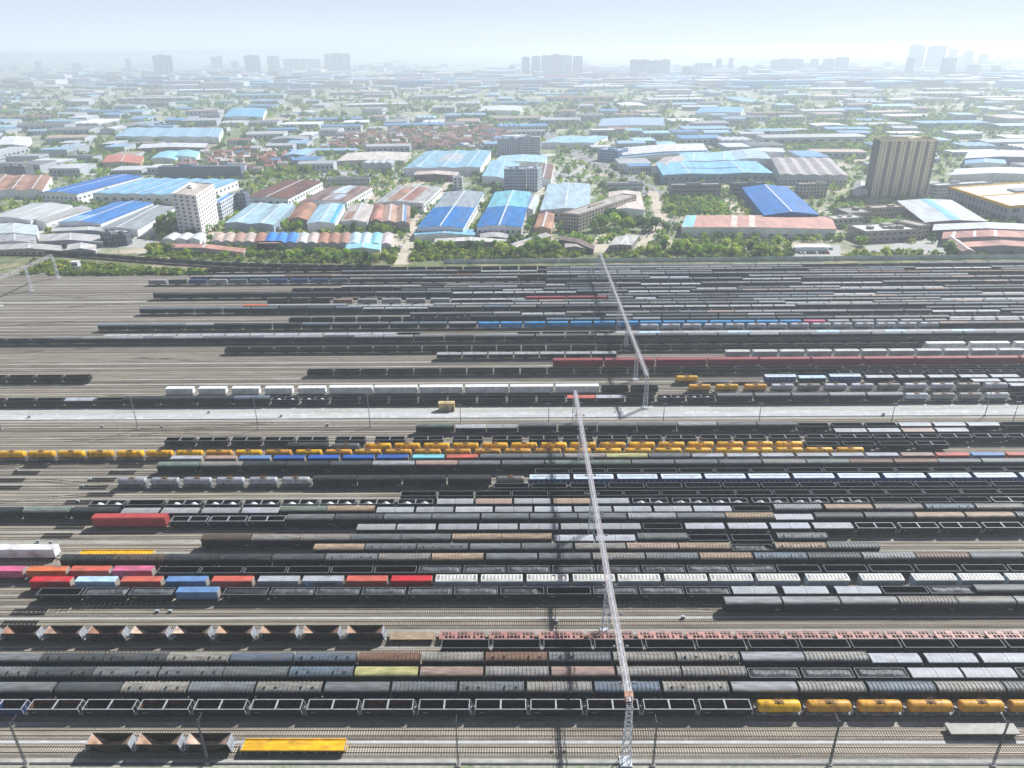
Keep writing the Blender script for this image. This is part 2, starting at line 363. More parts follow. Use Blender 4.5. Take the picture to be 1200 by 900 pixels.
def skeletal(L):
    b = MB(); b.mi = 1; b.box(-L/2, L/2, -1.1, 1.1, 0.85, 0.95); b.mi = 0; b.box(-L/2-.45, L/2+.45, -.15, .15, .78, 1.0)
    for sy in (-1, 1): b.box(-L/2, L/2, sy*1.33-0.16, sy*1.33+0.16, 1.12, 1.32)
    b.box(-L/2, L/2, -0.16, 0.16, 1.12, 1.3)
    r = random.Random(3)
    for k in range(12):
        x = -L/2+0.3+k*(L-0.6)/11; b.box(x-(0.12 if k % 4 else 0.4), x+(0.12 if k % 4 else 0.4), -1.17, 1.17, 1.121, 1.31)
    b.box(-L/2, -L/2+1.3, -1.17, -0.3, 1.15, 1.34); b.box(L*0.1, L*0.1+1.6, 0.3, 1.17, 1.15, 1.34); b.box(-L*0.25, -L*0.25+1.5, 0.3, 1.17, 1.15, 1.34)
    b.box(L*0.3, L*0.3+1.3, -1.17, -0.3, 1.15, 1.34)
    return b.mesh('skeletal_body', ['paint', 'black'])
def longbox(L, zt, rnd=0.5):
    b = MB(); under(b, L, L+0.7); b.box(-L/2, L/2, -1.52, 1.52, 0.95, zt-rnd)
    n = 24
    for k in range(n+1):
        x = -L/2+0.1+k*(L-0.2)/n; b.box(x-0.03, x+0.03, -1.555, -1.52, 1.0, zt-rnd-0.03)
    for k in (-0.32, 0.3): b.box(L*k-0.6, L*k+0.6, -1.565, -1.556, 1.1, zt-rnd-.4)
    body = b.mesh('long_body', ['cont'])
    r = MB(); n = 10
    p = [(-1.54, zt-rnd)]+[(-1.54*math.copysign(abs(math.cos(math.pi*i/n))**0.5, math.cos(math.pi*i/n)), zt-rnd+rnd*math.sin(math.pi*i/n)**0.6) for i in range(n+1)]+[(1.54, zt-rnd)]
    r.extr(p, -L/2-0.02, L/2+0.02)
    for k in range(13):
        x = -L/2+0.3+k*(L-0.6)/12; r.extr([(y*1.01, z+0.03) for y, z in p], x-0.05, x+0.05)
    return body, r.mesh('long_roof', ['cont'])
def container():
    b = MB(); L = 12.19; b.box(-L/2, L/2, -1.17, 1.17, 0, 2.6)
    n = 40
    for k in range(n):
        x = -L/2+0.25+k*(L-0.5)/(n-1)
        b.box(x-0.07, x+0.07, -1.215, -1.17, 0.15, 2.45); b.box(x-0.07, x+0.07, 1.17, 1.215, 0.15, 2.45); b.box(x-0.07, x+0.07, -1.05, 1.05, 2.6, 2.63)
    for sx in (-1, 1):
        for sy in (-1, 1): b.box(sx*(L/2-0.08)-0.085, sx*(L/2-0.08)+0.085, sy*1.14-0.085, sy*1.14+0.085, 0, 2.62)
    for sy in (-1, 1):
        b.box(-L/2, L/2, sy*1.15-0.075, sy*1.15+0.075, 2.5, 2.625); b.box(-L/2, L/2, sy*1.15-0.075, sy*1.15+0.075, 0, 0.14)
    body = b.mesh('container_body', ['cont'])
    d = MB(); d.box(L/2+0.01, L/2+0.06, -1.1, -0.02, 0.1, 2.5); d.box(L/2+0.01, L/2+0.06, 0.02, 1.1, 0.1, 2.5)
    d.mi = 1
    for y in (-0.85, -0.35, 0.35, 0.85): d.bar((L/2+0.09, y, 0.1), (L/2+0.09, y, 2.5), 0.05)
    return body, d.mesh('door_pair', ['tarp', 'rimw'])
LBOX = 15.9; LG = 12.7; LT = 10.5; LGR = 12.4
ME = dict(bb=box_body(LBOX), rb=box_roof(LBOX, 'b'), rv=box_roof(LBOX, 'v'), rv0=box_roof(LBOX, 'v', False), rs=box_roof(LBOX, 's'),
          ob=open_body(LG, 3.1), od=open_body(LG-0.4, 3.1, True), rim=rim(LG, 3.1, 'rim'), rimd=rim(LG-0.4, 3.1, 'rimw', True, 0.2, True), rimd2=rim(LG-0.4, 3.1, 'rim', True, 0.16),
          c0=heap(LG, 2.75, 0.75, 1, 'coalg'), c1=heap(LG, 2.7, 0.8, 2, 'coalg'), c2=heap(LG, 2.8, 0.6, 3, 'coal'), c3=heap(LG, 2.7, 0.7, 4, 'coal', 0.75),
          m0=heap(LG-0.4, 1.6, 1.7, 5, 'white', 1.0, True), t0=tarp(LG, 3.15, -1), t1=tarp(LG, 3.15, 1), fl=flat(12.4), flx=flat(12.6, 1.2), yf=yflat(24.5), sk=skeletal(12.4), gfl=flat(16.2, 1.5))
ME['hb'], ME['he'] = hopper(); ME['ts'], ME['tw'], ME['tf'] = tank(LT, 'tank'); ME['ss'] = tank(LT, 'silver')[0]
ME['gb'], ME['gr'], ME['gh'] = grain(LGR); ME['gB'], ME['gR'], ME['gH'] = grain(14.6, True)
ME['pb'], ME['pr'] = longbox(25.2, 4.6); ME['Wb'], ME['Wr'] = longbox(20.2, 4.2, 0.35); ME['wb'], ME['wr'] = longbox(12.8, 4.0, 0.35)
ME['xb'], ME['xd'] = container()
# kind: (name, category, description, nominal length, half spacing for bogies)
KIND = {'b': ('box_wagon', 'box wagon', 'ribbed-roof box wagon', 16.8), 'v': ('box_wagon', 'box wagon', 'vented box wagon', 16.8), 's': ('box_wagon', 'box wagon', 'smooth-roof box wagon', 16.8),
        'g': ('open_wagon', 'open wagon', 'empty open wagon', 13.6), 'c': ('coal_wagon', 'coal wagon', 'coal-heaped open wagon', 13.6), 'd': ('divided_open_wagon', 'open wagon', 'open wagon with cross beam', 13.7),
        'D': ('divided_open_wagon', 'open wagon', 'dark open wagon with cross beam', 13.4), 'm': ('heaped_open_wagon', 'open wagon', 'open wagon with two white heaps', 13.6), 'o': ('sheeted_wagon', 'sheeted wagon', 'sheeted open wagon', 13.6),
        'h': ('hopper_wagon', 'hopper wagon', 'slope-ended hopper wagon', 11.6), 'y': ('tank_wagon', 'tank wagon', 'tank wagon', 12.2), 't': ('tank_wagon', 'tank wagon', 'tank wagon', 12.2),
        'l': ('covered_hopper_wagon', 'covered hopper', 'covered hopper wagon', 13.7), 'L': ('covered_hopper_wagon', 'covered hopper', 'dotted covered hopper wagon', 16.2), 'X': ('flat_wagon', 'flat wagon', 'flat wagon', 13.5),
        'f': ('flat_wagon', 'flat wagon', 'flat wagon', 13.3), 'F': ('long_flat_wagon', 'flat wagon', 'long flat wagon', 25.5), 'k': ('skeleton_wagon', 'skeleton wagon', 'skeleton container wagon', 13.3),
        'P': ('car_carrier_wagon', 'car carrier', 'long closed car carrier', 26.0), 'W': ('long_box_wagon', 'box wagon', 'long smooth box wagon', 20.9), 'w': ('short_box_wagon', 'box wagon', 'short smooth box wagon', 16.0), 'Q': ('flat_wagon', 'flat wagon', 'bare concrete-grey flat wagon', 17.0), '.': (None, None, None, 3.0)}
ONES = 'zeroth first second third fourth fifth sixth seventh eighth ninth tenth eleventh twelfth thirteenth fourteenth fifteenth sixteenth seventeenth eighteenth nineteenth'.split()
TENS = {2: 'twent', 3: 'thirt', 4: 'fort', 5: 'fift', 6: 'sixt', 7: 'sevent', 8: 'eight', 9: 'ninet'}
def ordw(n):
    if n < 20: return ONES[n]
    if n >= 100: return 'hundred-and-'+ordw(n-100) if n > 100 else 'hundredth'
    a, b = divmod(n, 10)
    return TENS[a]+('ieth' if b == 0 else 'y-'+ONES[b])
RAILZ = 0.32
counts = {}; LIMIT = 290
STUFF = {}
def jit(c, a=0.07):
    k = 1+random.uniform(-a, a); return (min(1, c[0]*k*(1+random.uniform(-.02, .02))), min(1, c[1]*k), min(1, c[2]*k*(1+random.uniform(-.02, .02))), 1)
def parts_of(k, c):
    """(part name, mesh, colour, x offset)"""
    col = jit(COL[c][1], 0.13 if k in 'ybvs' else 0.07); dk = jit(BODY, 0.2)
    if k in 'bvs':
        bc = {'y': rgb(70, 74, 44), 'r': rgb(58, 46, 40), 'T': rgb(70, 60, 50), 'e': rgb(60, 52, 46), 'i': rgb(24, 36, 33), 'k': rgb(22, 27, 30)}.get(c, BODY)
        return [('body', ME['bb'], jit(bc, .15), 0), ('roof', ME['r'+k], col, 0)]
    if k == 'g': return [('body', ME['ob'], dk, 0, random.choice([rgb(30, 30, 30), rgb(40, 36, 32), rgb(52, 42, 34)])), ('top_rail', ME['rim'], None, 0)]
    if k == 'c': return [('body', ME['ob'], dk, 0, rgb(40, 38, 36)), ('top_rail', ME['rim'], None, 0), ('coal_load', ME[random.choice(['c0', 'c1', 'c0', 'c2'] if c == 'G' else (['c3'] if c == 'l' else ['c2', 'c2', 'c1']))], None, 0)]
    if k == 'd': return [('body', ME['od'], {'u': rgb(30, 52, 96), 'n': rgb(30, 38, 58)}.get(c, dk), 0, random.choice([rgb(46, 44, 42), rgb(60, 52, 46), rgb(92, 66, 48), rgb(70, 60, 48)])), ('top_rail', ME['rimd'], None, 0)]
    if k == 'D': return [('body', ME['od'], jit(rgb(36, 42, 54)), 0, rgb(44, 46, 52)), ('top_rail', ME['rimd2'], None, 0)]
    if k == 'm': return [('body', ME['od'], jit(rgb(34, 40, 54)), 0, rgb(50, 50, 54)), ('top_rail', ME['rimd2'], None, 0), ('heap_load', ME['m0'], None, 0)]
    if k == 'o':
        c2 = col if random.random() < 0.6 else jit(col, 0.12)
        return [('body', ME['ob'], dk, 0), ('tarpaulin', ME['t0'], col, 0), ('tarpaulin', ME['t1'], c2, 0)]
    if k == 'h': return [('body', ME['hb'], jit(rgb(44, 40, 38), .2), 0, random.choice([rgb(160, 130, 110), rgb(182, 158, 140), rgb(146, 108, 88)])), ('end_platform', ME['he'], None, 4.9), ('end_platform', ME['he'], None, -4.9, None, math.pi)]
    if k in 'yt': return [('tank_shell', ME['ts'] if k == 'y' else ME['ss'], col, 0), ('walkway', ME['tw'], None, 0), ('underframe', ME['tf'], None, 0)]
    if k == 'l': return [('body', ME['gb'], jit(rgb(160, 172, 182)), 0), ('roof', ME['gr'], jit(rgb(214, 212, 204)), 0), ('roof_hatches', ME['gh'], None, 0)]
    if k == 'L': return [('body', ME['gB'], jit(rgb(52, 84, 136)), 0), ('roof', ME['gR'], jit(rgb(206, 222, 238)), 0), ('roof_hatch', ME['gH'], None, 0)]
    if k == 'X': return [('body', ME['flx'], jit(rgb(70, 60, 54)), 0)]
    if k == 'f': return [('body', ME['fl'], col, 0)]
    if k == 'Q': return [('body', ME['gfl'], col, 0)]
    if k == 'F': return [('body', ME['yf'], col, 0)]
    if k == 'k': return [('body', ME['sk'], jit(rgb(170, 126, 118), .15), 0)]
    if k == 'P': return [('body', ME['pb'], col, 0), ('roof', ME['pr'], jit(col, .03), 0)]
    if k in 'Ww': col = jit(rgb(226, 228, 228), .05)
    if k == 'W': return [('body', ME['Wb'], col, 0), ('roof', ME['Wr'], jit(col, .03), 0)]
    if k == 'w': return [('body', ME['wb'], col, 0), ('roof', ME['wr'], jit(col, .03), 0)]
MESHLEN = {'b': 15.9, 'v': 15.9, 's': 15.9, 'g': 12.7, 'c': 12.7, 'd': 12.3, 'D': 12.3, 'm': 12.3, 'o': 12.7, 'h': 10.6, 'y': 11.1, 't': 11.1, 'l': 12.4, 'L': 14.6, 'X': 12.6, 'f': 12.4, 'Q': 16.2, 'F': 24.5, 'k': 12.4, 'P': 25.2, 'W': 20.2, 'w': 12.8}
INNER = {}
def inner_mesh(me, col):
    """the same open body with its inside painted in one of a few rust shades"""
    key = (me.name, tuple(round(x, 2) for x in col[:3]))
    if key not in INNER:
        m = me.copy(); mt = m_flat('inside_shade', col, 0.85, 0, 0.5, 0.45, 1.5); m.materials[1] = mt; INNER[key] = m
    return INNER[key]
SHADE = [rgb(30, 30, 30), rgb(44, 38, 34), rgb(60, 50, 42), rgb(92, 66, 48), rgb(160, 130, 110), rgb(182, 158, 140), rgb(146, 108, 88)]
def near_shade(c): return min(SHADE, key=lambda s: sum((s[i]-c[i])**2 for i in range(3)))
def joined(k, c, ps):
    """one far wagon as one mesh: all its parts merged, cached per colour"""
    key = ('far', k, c, random.randrange(3) if k in 'cg' else 0)
    if key in INNER: return INNER[key]
    b = MB(); mats = []
    for p in ps:
        me = p[1]; off = p[3]; rz = p[5] if len(p) > 5 else 0.0
        for f in me.polygons:
            mt = me.materials[f.material_index]
            cc = p[2] if p[2] is not None else (1, 1, 1, 1)
            if mt is M['inner']: cc = near_shade(p[4]) if len(p) > 4 and p[4] else SHADE[0]
            base = {M['black']: BODY, M['rim']: rgb(104, 108, 114), M['rimw']: rgb(150, 154, 160), M['hole']: rgb(20, 20, 20), M['coal']: (0.028, 0.03, 0.034, 1), M['coalg']: (0.085, 0.09, 0.1, 1), M['white']: rgb(214, 216, 220), M['dsteel']: rgb(88, 92, 98), M['tankp']: rgb(128, 96, 62)}.get(mt)
            b.col = base if base is not None else cc
            o = [me.vertices[i].co for i in f.vertices]; s = -1 if rz else 1
            b.add([(v.x*s+off, v.y*s, v.z) for v in o], [tuple(range(len(o)))])
    me = b.mesh('wagon_'+k, ['attr']); INNER[key] = me
    return me
LETTER = []
def place(k, c, x, Y, row, n, nearlevel):
    nm, cat, desc, _ = KIND[k]
    px = proj((x, Y, 3))[0]
    cn = COL[c][0]
    if k in 'gcdDm': lab = desc
    elif k == 'k': lab = 'rusty pink '+desc
    elif k in 'h': lab = 'rust-lined '+desc
    elif k == 'l': lab = 'grey '+desc
    elif k == 'L': lab = 'blue '+desc
    elif k == 'X': lab = f'flat wagon under the {cn} container'
    elif k == 'o': lab = cn+' '+desc
    elif k == 'Q': lab = desc
    else: lab = cn+' '+desc
    lab = f'{lab}, {ordw(n)} from left {row}'
    ps = parts_of(k, c)
    kk = nm
    counts[kk] = counts.get(kk, 0)+1
    if counts[kk] > LIMIT:
        me = joined(k, c, ps); STUFF.setdefault(kk, []).append((me, x, Y)); return
    if nearlevel == 0:
        o = mk(nm, joined(k, c, ps), (x, Y, RAILZ))
        tag(o, lab, cat, cat+'s in the yard')
    else:
        o = mk(nm, None, (x, Y, RAILZ)); o.empty_display_size = 1
        tag(o, lab, cat, cat+'s in the yard')
        for p in ps:
            me = p[1]
            if len(p) > 4 and p[4]: me = inner_mesh(me, near_shade(p[4]))
            if nearlevel == 2 and k == 'v' and p[0] == 'roof' and Y < 150: me = ME['rv0']
            q = mk(p[0], me, (p[3], 0, 0), p[5] if len(p) > 5 else 0.0, o, p[2])
            if nearlevel == 2 and k == 'v' and p[0] == 'roof' and Y < 150:
                for vx in (-LBOX*0.38, -LBOX*0.2, LBOX*0.2, LBOX*0.38): mk('vent', VENT, (vx, -0.75, 4.0), 0, q)
            if nearlevel == 2 and k in 'bvs' and p[0] == 'body': mk('door', DOOR, (0, 0, 0), 0, q, p[2])
        if nearlevel == 2:
            hx = MESHLEN[k]/2-2.0
            for s in (-1, 1): mk('bogie', BOGIE, (s*hx, 0, 0), 0, o)
    if k == 'X':
        lab2 = f'{cn} shipping container, {ordw(n)} from left {row}'
        z = RAILZ+1.2
        counts['shipping_container'] = counts.get('shipping_container', 0)+1
        if nearlevel == 0:
            w = mk('shipping_container', ME['xb'], (x, Y, z), 0, None, jit(COL[c][1]))
        else:
            w = mk('shipping_container', None, (x, Y, z))
            mk('body', ME['xb'], (0, 0, 0), 0, w, jit(COL[c][1])); mk('door_pair', ME['xd'], (0, 0, 0), 0, w, rgb(188, 180, 166))
        tag(w, lab2, 'container', 'shipping containers on the wagons')
        if row.endswith('red containers') and c == 'w': LETTER.append(w)
ALLROWS = []
def row(Y, phrase, segs, z=3.5):
    """segs: (x0 px, x1 px, tokens) -- wagons spread evenly between two image columns on the track at Y"""
    n = 0; lvl = 2 if Y < 212 else (1 if Y < 279 else 0)
    for x0, x1, toks in segs:
        t = toks.split() if isinstance(toks, str) else toks
        a = X_at(x0, Y, z); b = X_at(x1, Y, z)
        tot = sum(KIND[q[0]][3] for q in t); s = (b-a)/tot; x = a
        for q in t:
            L = KIND[q[0]][3]*s
            if q[0] != '.':
                px = proj((x+L/2, Y, z))[0]
                if px > -45 and px < 1245:
                    if px > 0: n += 1
                    place(q[0], q[1] if len(q) > 1 else 'G', x+L/2+random.uniform(-.14, .14), Y, phrase, max(n, 1), lvl)
            x += L
    ALLROWS.append(Y)
def rep(t, n): return ' '.join([t]*n)
def mix(n, pool): return [random.choice(pool.split()) for _ in range(n)]
def fill(x0, x1, Y, pool, run=4):
    """tokens to fill image columns x0..x1, in runs of alike wagons"""
    a = X_at(x0, Y, 3.5); b = X_at(x1, Y, 3.5); t = []; x = a; pl = pool.split()
    while x < b:
        k = random.choice(pl)
        for _ in range(random.randint(1, run)):
            kk = k if random.random() < 0.8 else k[0]+random.choice('Gtlbp') if k[0] in 'bvs' else k
            t.append(kk); x += KIND[kk[0]][3]
            if x >= b: break
    s = (x-a)
    x1b = proj((x, Y, 3.5))[0]
    return (x0, x1b, t)
R = row
R(120.8, 'on the frontmost track', [(101.5, 275, 'h h h'), (275, 415, 'FY')], 2.5)
R(125.4, 'on the frontmost-but-one track', [(1108, 1194, 'Qt')], 1.5)
R(131.0, 'in the front full row', [(-32, 883, 'du'+rep(' dG', 13)), (883, 1238, 'yY yo yo yo yo yo')], 3.0)
R(135.9, 'in the second full row from front', [(-12, 1255, 'sG sg vt bG vt sG bG vG bt bb vt sl bt bb bt bG')])
R(140.9, 'in the third full row from front', [(-39, 875, 'vG vg vG vG bG vb sy sp bt sp bt bt'), (875, 1191, 'c c c ow ow'), (1191, 1255, 'c')])
R(145.9, 'in the fourth full row from front', [(-23, 1017, 'sG vg vg vt sb vb br bt vr bG bt vt sl bt'), (1017, 1211, 'ow ow ow')])
R(151.1, 'just behind the fourth full row', [(516, 1238, rep('g ', 12))], 3.1)
R(156.2, 'in the hopper and pink skeleton row', [(-48, 453, rep('h ', 10)), (455, 511, 'fT'), (513, 1212, rep('k ', 12))], 2)
R(167.3, 'beyond the bare track pair', [(847, 1256, 'sl sl sl bt st sl')])
R(172.4, 'just in front of the red containers', [(44, 205, 'g c c'), (205, 261, 'XB'), (262, 857, 'cG cG cG cG cG cG cl g c c c'), (857, 911, 'ow'), (917, 971, 'ow'), (977, 1032, 'ow'), (1033, 1141, 'g c'), (1141, 1270, 'sG sl')], 3.1)
R(177.3, 'in the row with red containers', [(34, 299, 'XR XS XO XB XO'), (301, 404, 'Xw Xw'), (404, 508, 'XO XR'), (508, 938, rep('l ', 8)), (941, 998, 'l'), (1005, 1061, 'l'), (1066, 1232, 'l l l')], 4)
R(182.3, 'just behind the red containers', [(-19, 183, 'XM Xf XO XM'), (184, 489, rep('g ', 6)), (489, 909, rep('cG ', 8)), (909, 1235, rep('g ', 6))], 3.1)
R(187.7, 'in second row behind red containers', [(72, 1262, 'vk ve vk sk sg vG bt bT sG bG bt bG bT vb bg bl br sG sg')])
R(192.8, 'in third row behind red containers', [(-22, 83, 'Ww'), (83, 186, 'FY'), (367, 1030, 'sT vG vG sG bG st bp bT cl vT bG')])
R(198.0, 'in fourth row behind red containers', [(237, 647, 'be bt bt bG sG bT bT'), (648, 745, 'ow ow'), (747, 805, 'bG'), (805, 907, 'g g'), (907, 970, 'vG')])
R(204.4, 'in front of the red coach row', [(417, 752, rep('ol ', 7)), (752, 801, 'g'), (801, 1000, 'ow ow ow ow'), (1001, 1249, rep('d ', 5))], 3.1)
R(209.5, 'in the red coach row', [(107, 199, 'Pd'), (199, 336, 'dn dn d'), (336, 907, 'sG vg sG sG bG sG bG bl sG bT'), (907, 953, 'ow'), (953, 1247, 'sg bG sT sT bG')])
R(214.5, 'just behind the red coach', [(-30, 142, 'sk si sk'), (142, 329, 'ol ol ol ow'), (329, 440, 'si bT'), (440, 858, rep('ow ol ', 4)+'ow'), (858, 905, 'g'), (905, 1200, 'bl sT bt vb bt'), (1200, 1245, 'ow')])
R(219.6, 'in the row of white heaps', [(104, 510, 'm g m m m m m m m'), (511, 738, 'ol op ol oT ol'), (738, 1020, 'm m m m m m'), (1020, 1160, 'g g g'), (1160, 1253, 'd d')], 3.1)
R(224.6, 'just behind the white heaps', [(469, 1215, rep('g ', 17))], 3.1)
R(229.7, 'in second row behind white heaps', [(577, 1207, rep('g ', 14))], 3.1)
R(234.6, 'in the silver and blue row', [(136, 366, rep('ts ', 6)), (366, 577, 'vk sk vk bk'), (577, 619, 'tq'), (619, 926, rep('L ', 6)), (926, 1246, rep('L ', 6))], 3.6)
R(239.9, 'just behind the blue hoppers', [(626, 1220, rep('g ', 14))], 3.1)
R(245.2, 'in front of the coloured containers', [(185, 1200, 'si st sk sk sg sl sp sG bG si bi bG bG bG bt bi br br sG bl'), (1200, 1250, 'bG')])
R(250.3, 'in the coloured container row', [(199, 481, 'Xw Xp XB Xu Xu Xu Xu'), (482, 562, 'XC XO'), (562, 809, 'sG bG st sy bG'), (809, 1260, 'Xw Xw Xw Xw Xw Xw Xp XO XB XO XS')])
R(255.2, 'in the front yellow tank row', [(-37, 1013, rep('yY ', 7)+rep('yY yo ', 3)+rep('yo ', 7)+rep('yY ', 10))], 2.7)
R(260.2, 'in the rear yellow tank row', [(337, 386, 'bk'), (387, 426, 'tG'), (426, 942, rep('yY ', 15)), (942, 1070, 'g g g'), (1070, 1112, 'D')], 2.7)
R(266.2, 'just behind the yellow tanks', [(192, 386, 'D D D D D'), (391, 430, 'D'), (438, 476, 'D'), (483, 521, 'D'), (529, 567, 'D'), (575, 613, 'D'), (617, 940, rep('D ', 8)), (943, 1218, rep('D ', 7))], 3.1)
R(271.3, 'in the short white-topped row', [(976, 1135, 'ow ow op ow')], 3.1)
R(276.4, 'nearest before the pale service road', [(487, 533, 'bi'), (533, 607, 'ow ol'), (607, 933, 'bG bG bG bG bl bG bG'), (933, 1052, 'g g g'), (1052, 1172, 'ow ow ow'), (1172, 1252, 'g g')])
R(305.0, 'just beyond the pale service road', [(-29, 76, 'g g g'), (76, 111, 'ow'), (111, 146, 'g'), (146, 317, 'sk sk sk sb'), (317, 387, 'm m'), (387, 663, rep('g ', 8)), (664, 698, 'oO'), (698, 732, 'ow'), (732, 769, 'g'), (769, 839, 'm m'), (839, 1058, 'bG bG bG bl bl'), (1058, 1184, 'ts tq tq ts'), (1184, 1222, 'g')])
R(315.8, 'in the long white wagon row', [(192, 385, rep('ww ', 5)), (385, 703, rep('Ww ', 6)), (703, 772, 'g g'), (804, 868, 'yo yY'), (870, 901, 'yo'), (901, 1182, rep('ts tq ts ', 3)), (1182, 1216, 'ow')])
R(320.9, 'just behind the dirty silver tanks', [(1136, 1212, 'ow ow')], 3.1)
R(325.9, 'beyond the yellow flat wagon', [(788, 822, 'yY'), (822, 893, 'fg fe'), (893, 1010, 'L oS L'), (1012, 1195, 'ow ow ow ow ow')], 3.3)
R(331.8, 'in second row before maroon carriers', [(-24, 107, 'g g g g'), (980, 1225, rep('D ', 7))], 3.1)
R(337.4, 'just in front of maroon carriers', [(360, 1210, rep('g ', 27))], 3.1)
R(346.6, 'in the maroon carrier row', [(647, 1255, rep('Pm ', 10))], 4.5)
R(358.4, 'just behind the maroon carriers', [(511, 723, rep('ol ', 7)), (848, 1232, rep('l ', 12))], 3.3)
R(367.7, 'in second row behind maroon carriers', [(263, 1080, rep('g ', 28)), (1081, 1237, rep('Wl ', 3))], 3.1)
R(377.0, 'in third row behind maroon carriers', [(700, 1219, rep('g ', 17))], 3.1)
R(383.2, 'in fourth row behind maroon carriers', [(-20, 63, 'g g g'), (63, 1200, mix(32, 'bG sG bt bg bg sl bG')), (1200, 1236, 'bG')])
R(388.6, 'in fifth row behind maroon carriers', [(122, 465, rep('ow ', 12)), (465, 720, mix(9, 'f g fg')), (722, 1220, mix(19, 'oS ow ol'))], 3.1)
R(399.3, 'in the far silver tank row', [(748, 1101, rep('ts ', 14)), (1101, 1224, 'bp bG br bG'.split())], 2.8)
R(404.5, 'in the azure container row', [(115, 559, mix(13, 'bk sk bG sl bb')), (559, 940, rep('Xa ', 14)), (940, 1225, mix(10, 'Xw Xl Xw XM Xw'))])
POOL = 'bG bt bl sG ol bg bb sg ow sk bG ol bg'
far = [(410, 640, 'third'), (416, 338, ''), (421.5, 480, ''), (427, 560, ''), (434, 163, ''), (439, 288, ''), (444.5, 600, ''), (450.5, 388, ''), (456, 700, ''), (464.5, 180, ''), (470, 470, ''), (475.5, 342, ''), (481, 400, ''), (486, 600, ''), (491.5, 640, ''), (497, 173, ''), (504.5, 223, ''), (510, 640, ''), (515.5, 400, ''), (521, 640, ''), (526.5, 240, '')]
for i, (Y, x0, _) in enumerate(far):
    ph = f'in {ordw(i+1)} row beyond azure boxes'
    segs = []
    if Y == 450.5: segs = [(313, 387, 'g g g'), (388, 530, 'Xp Xl Xw Xl Xw'.split()), (530, 616, mix(4, 'ow ol')), (616, 711, 'Pm Pm'), (711, 743, 'bG'), (744, 769, 'ow'), fill(771, 1215, Y, POOL)]
    elif Y == 434: segs = [(163, 425, mix(8, 'bk sk bg sb')), fill(425, 1215, Y, POOL)]
    elif Y == 464.5: segs = [(180, 440, mix(9, 'bk sk bg bk')), fill(440, 1215, Y, POOL)]
    elif Y == 497: segs = [(173, 410, mix(10, 'Xb Xl Xg Xn')), fill(410, 1215, Y, 'g g bG bl ow ol')]
    elif Y == 504.5: segs = [fill(223, 1215, Y, 'bG bl br bl bt', 6)]
    elif Y >= 510 and Y != 515.5: segs = [fill(x0, 1215, Y, 'g g g bl bG', 8)]
    elif Y == 439: segs = [(288, 313, 'bf'), fill(313, 1215, Y, 'bl bG ol ow bt')]
    elif i % 2: segs = [fill(x0, 1215, Y, 'g g g bk sk D g', 9)]
    else: segs = [fill(x0, 1215, Y, POOL)]
    R(Y, ph, segs)
for kk, lst in STUFF.items():
    vs = []; fs = []; cs = []; o = 0
    V_, F_, Cc = [], [], []
    cache = {}
    for me, x, Y in lst:
        if me.name not in cache:
            a = np.empty(len(me.vertices)*3, np.float32); me.vertices.foreach_get('co', a)
            lt = np.empty(len(me.polygons), np.int32); me.polygons.foreach_get('loop_total', lt)
            lv = np.empty(len(me.loops), np.int32); me.loops.foreach_get('vertex_index', lv)
            lc = np.empty(len(me.loops)*4, np.float32); me.color_attributes['col'].data.foreach_get('color', lc)
            cache[me.name] = (a.reshape(-1, 3), lt, lv, lc)
        a, lt, lv, lc = cache[me.name]
        V_.append(a+np.array([x, Y, RAILZ], np.float32)); F_.append((lt, lv+o)); Cc.append(lc); o += len(a)
    me = bpy.data.meshes.new('far_wagons'); V_ = np.concatenate(V_); lt = np.concatenate([f[0] for f in F_]); lv = np.concatenate([f[1] for f in F_])
    me.vertices.add(len(V_)); me.vertices.foreach_set('co', V_.ravel()); me.loops.add(len(lv)); me.loops.foreach_set('vertex_index', lv)
    me.polygons.add(len(lt)); ls = np.concatenate([[0], np.cumsum(lt)[:-1]]).astype(np.int32); me.polygons.foreach_set('loop_start', ls); me.polygons.foreach_set('loop_total', lt)
    me.update(calc_edges=True); at = me.color_attributes.new('col', 'FLOAT_COLOR', 'CORNER'); at.data.foreach_set('color', np.concatenate(Cc)); me.materials.append(M['attr'])
    nm = kk+'_mass'
    tag(mk(nm, me), f'dense far rows of {kk.replace("_", " ")}s along the back of the yard', kk.replace('_', ' ')+'s', None, 'stuff')
def text_mesh(s, size, depth, name, mat):
    cu = bpy.data.curves.new(name, 'FONT'); cu.body = s; cu.size = size; cu.extrude = depth; cu.align_x = 'CENTER'; cu.align_y = 'CENTER'
    tmp = bpy.data.objects.new('tmp_text', cu); C.objects.link(tmp); dg = bpy.context.evaluated_depsgraph_get(); me = bpy.data.meshes.new_from_object(tmp.evaluated_get(dg))
    bpy.data.objects.remove(tmp); me.materials.clear(); me.materials.append(M[mat]); return me
M['ink'] = m_flat('dark_blue_lettering', rgb(30, 44, 78), 0.5)
